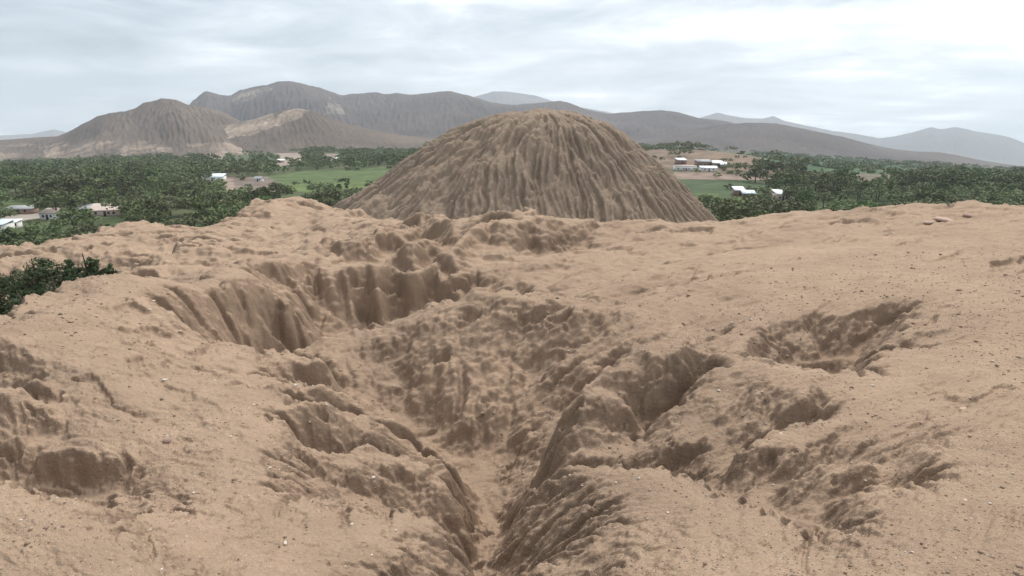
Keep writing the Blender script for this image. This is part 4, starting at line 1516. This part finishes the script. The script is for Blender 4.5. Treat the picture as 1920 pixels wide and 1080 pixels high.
M_SHELL = simple_mat("bleached_shell", (0.58, 0.51, 0.43), 0.7, 0.1, 60)
M_CLOD = simple_mat("pinkish_clod", (0.36, 0.25, 0.20), 0.95, 0.2, 12)
M_SLAB = simple_mat("pale_pink_stone", (0.50, 0.36, 0.28), 0.9, 0.15, 3)
for px_, py_, r_px, mt_, fl, nm, lb, ct in [
    (1768, 414, 17, M_SLAB, 0.30, "stone_slab", "flat pink stone slab on the terrace edge at upper right", "stone"),
    (1740, 419, 9, M_SLAB, 0.35, "stone", "smaller flat stone at the left end of the pink slab", "stone"),
    (1812, 406, 7, M_CLOD, 0.6, "stone", "dark lump right of the pink slab on the terrace edge", "stone"),
    (313, 828, 9, M_CLOD, 0.7, "earth_clod", "pinkish clod of earth on the left slope above the ledge", "clod"),
    (1808, 768, 9, M_SLAB, 0.35, "stone", "flat pinkish stone on the right terrace beyond the rocky notches", "stone"),
    (288, 566, 4.5, M_SHELL, 0.6, "shell", "bright white shell on the crown of the left mass", "shell"),
    (281, 581, 4.5, M_SHELL, 0.5, "shell", "dull white shell just below the bright one on the left mass", "shell"),
    (535, 1018, 5.5, M_SHELL, 0.4, "shell", "white shell near the bottom left of centre", "shell"),
    (697, 1041, 4.5, M_SHELL, 0.5, "shell", "round white shell close to the bottom rim left of the gully", "shell"),
    (660, 983, 5, M_SHELL, 0.4, "shell", "white shell by the rim of the left spur's hollow", "shell"),
    (1465, 813, 4, M_SHELL, 0.3, "shell", "slender white shell in the right rocky notch", "shell"),
    (506, 877, 4, M_SHELL, 0.4, "shell", "thin white shell on the left slope above the bottom rim", "shell"),
    (476, 759, 4, M_SHELL, 0.4, "shell", "small white shell high on the left slope", "shell"),
    (1348, 733, 4, M_SHELL, 0.5, "shell", "white shell behind the knob on the right ridge", "shell"),
    (1636, 723, 5, M_SHELL, 0.3, "shell", "pair of white shell bits in front of the right pit", "shell"),
    (1810, 938, 4.5, M_SHELL, 0.4, "shell", "white shell at the lower right of the terrace", "shell"),
    (1155, 906, 4, M_SHELL, 0.5, "shell", "white shell on the crest of the front hump", "shell"),
    (309, 712, 7, M_SHELL, 0.25, "scrap", "torn white scrap lying on the left mass", "scrap"),
]:
    x_, y_, zz_ = ground_hit(px_, py_)
    r_ = r_px * y_ / F * (0.7 if mt_ is M_SHELL else 0.9)
    rg = np.random.default_rng(int(px_))
    V_, F_ = stone_geo(rg, r_, fl)
    o = mesh_np(nm, V_, F_, mt_, smooth=False)
    o.location = (x_, y_, zz_ + r_ * fl * 0.35)
    o.rotation_euler = (rg.uniform(-.2, .2), rg.uniform(-.2, .2), rg.uniform(0, 3) if r_px < 12 else 0.2)
    tag(o, lb, ct)

# gravel, grit and broken shell strewn over the near ground
rg = np.random.default_rng(77)
NG = 42000
gu = rg.uniform(-1.05, 1.05, NG)
gv = rg.uniform(math.log(1.7), math.log(15), NG)
gD = np.exp(gv)
gx = gu * gD
gz = terr_z(gx, gD)
e1 = 0.03
sx_ = (terr_z(gx + e1, gD) - gz) / e1
sy_ = (terr_z(gx, gD + e1) - gz) / e1
slp = np.hypot(sx_, sy_)
dens = 0.5 + 0.9 * fbm(gx * 0.6, gD * 0.6, 3, seed=55) + 0.35 * (gu > 0.0)
keep = (slp < 1.6) & (rg.random(NG) < np.clip(dens, 0.12, 1))
gx, gD, gz = gx[keep], gD[keep], gz[keep]
n_ = len(gx)
rad_ = np.clip(np.exp(rg.normal(math.log(0.0042), 0.50, n_)), 0.002, 0.022) * np.clip(gD / 4.0, 0.8, 2.2)
rad_[: n_ // 60] *= 2.0
# crumbled clods gather below the steep faces
e2 = 0.12
hi_ = terr_z(gx, gD + e2 * gD) - gz
toe = (hi_ > 0.10 * gD) & (rg.random(n_) < 0.25)
rad_[toe] = np.clip(np.exp(rg.normal(math.log(0.016), 0.5, toe.sum())), 0.006, 0.06)
b8 = np.array([(1, 0, 0), (0, 1, 0), (-1, 0, 0), (0, -1, 0), (0, 0, 0.8), (0, 0, -0.8)], float)
tri = np.array([(0, 1, 4), (1, 2, 4), (2, 3, 4), (3, 0, 4), (1, 0, 5), (2, 1, 5), (3, 2, 5), (0, 3, 5)])
Vv = b8[None] * rg.uniform(0.55, 1.35, (n_, 6, 3)) + rg.normal(0, .12, (n_, 6, 3))
an = rg.uniform(0, 6.28, n_)
ca2, sa2 = np.cos(an)[:, None], np.sin(an)[:, None]
Vx = (Vv[..., 0] * ca2 - Vv[..., 1] * sa2)
Vy = (Vv[..., 0] * sa2 + Vv[..., 1] * ca2)
Vz = Vv[..., 2] * 0.7
Vg = np.stack([Vx, Vy, Vz], -1) * rad_[:, None, None] + np.stack([gx, gD, gz + rad_ * 0.25], -1)[:, None]
Fg = (tri[None] + (np.arange(n_) * 6)[:, None, None]).reshape(-1, 3)
gm = bpy.data.materials.new("grit")
gm.use_nodes = True
t = gm.node_tree
bs = t.nodes["Principled BSDF"]
bs.inputs["Roughness"].default_value = 0.9
at = nd(t, "ShaderNodeAttribute", attribute_name="tone")
lk(t, at.outputs["Color"], bs.inputs["Base Color"])
gr = mesh_np("gravel", Vg.reshape(-1, 3), Fg, gm, smooth=False)
tone = np.array([0.33, 0.235, 0.165])[None] * rg.uniform(0.65, 1.25, (n_, 1))
kk = rg.random(n_)
tone[kk < 0.09] = np.array([0.62, 0.55, 0.47]) * rg.uniform(0.85, 1.1, ((kk < 0.09).sum(), 1))
tone[kk > 0.955] = np.array([0.17, 0.125, 0.095])
ca_ = gr.data.color_attributes.new("tone", "FLOAT_COLOR", "POINT")
ca_.data.foreach_set("color", np.repeat(np.concatenate([tone, np.ones((n_, 1))], 1), 6, axis=0).astype(np.float32).ravel())
tag(gr, "gravel, grit and white shell crumbs strewn on the near earth", kind="stuff")
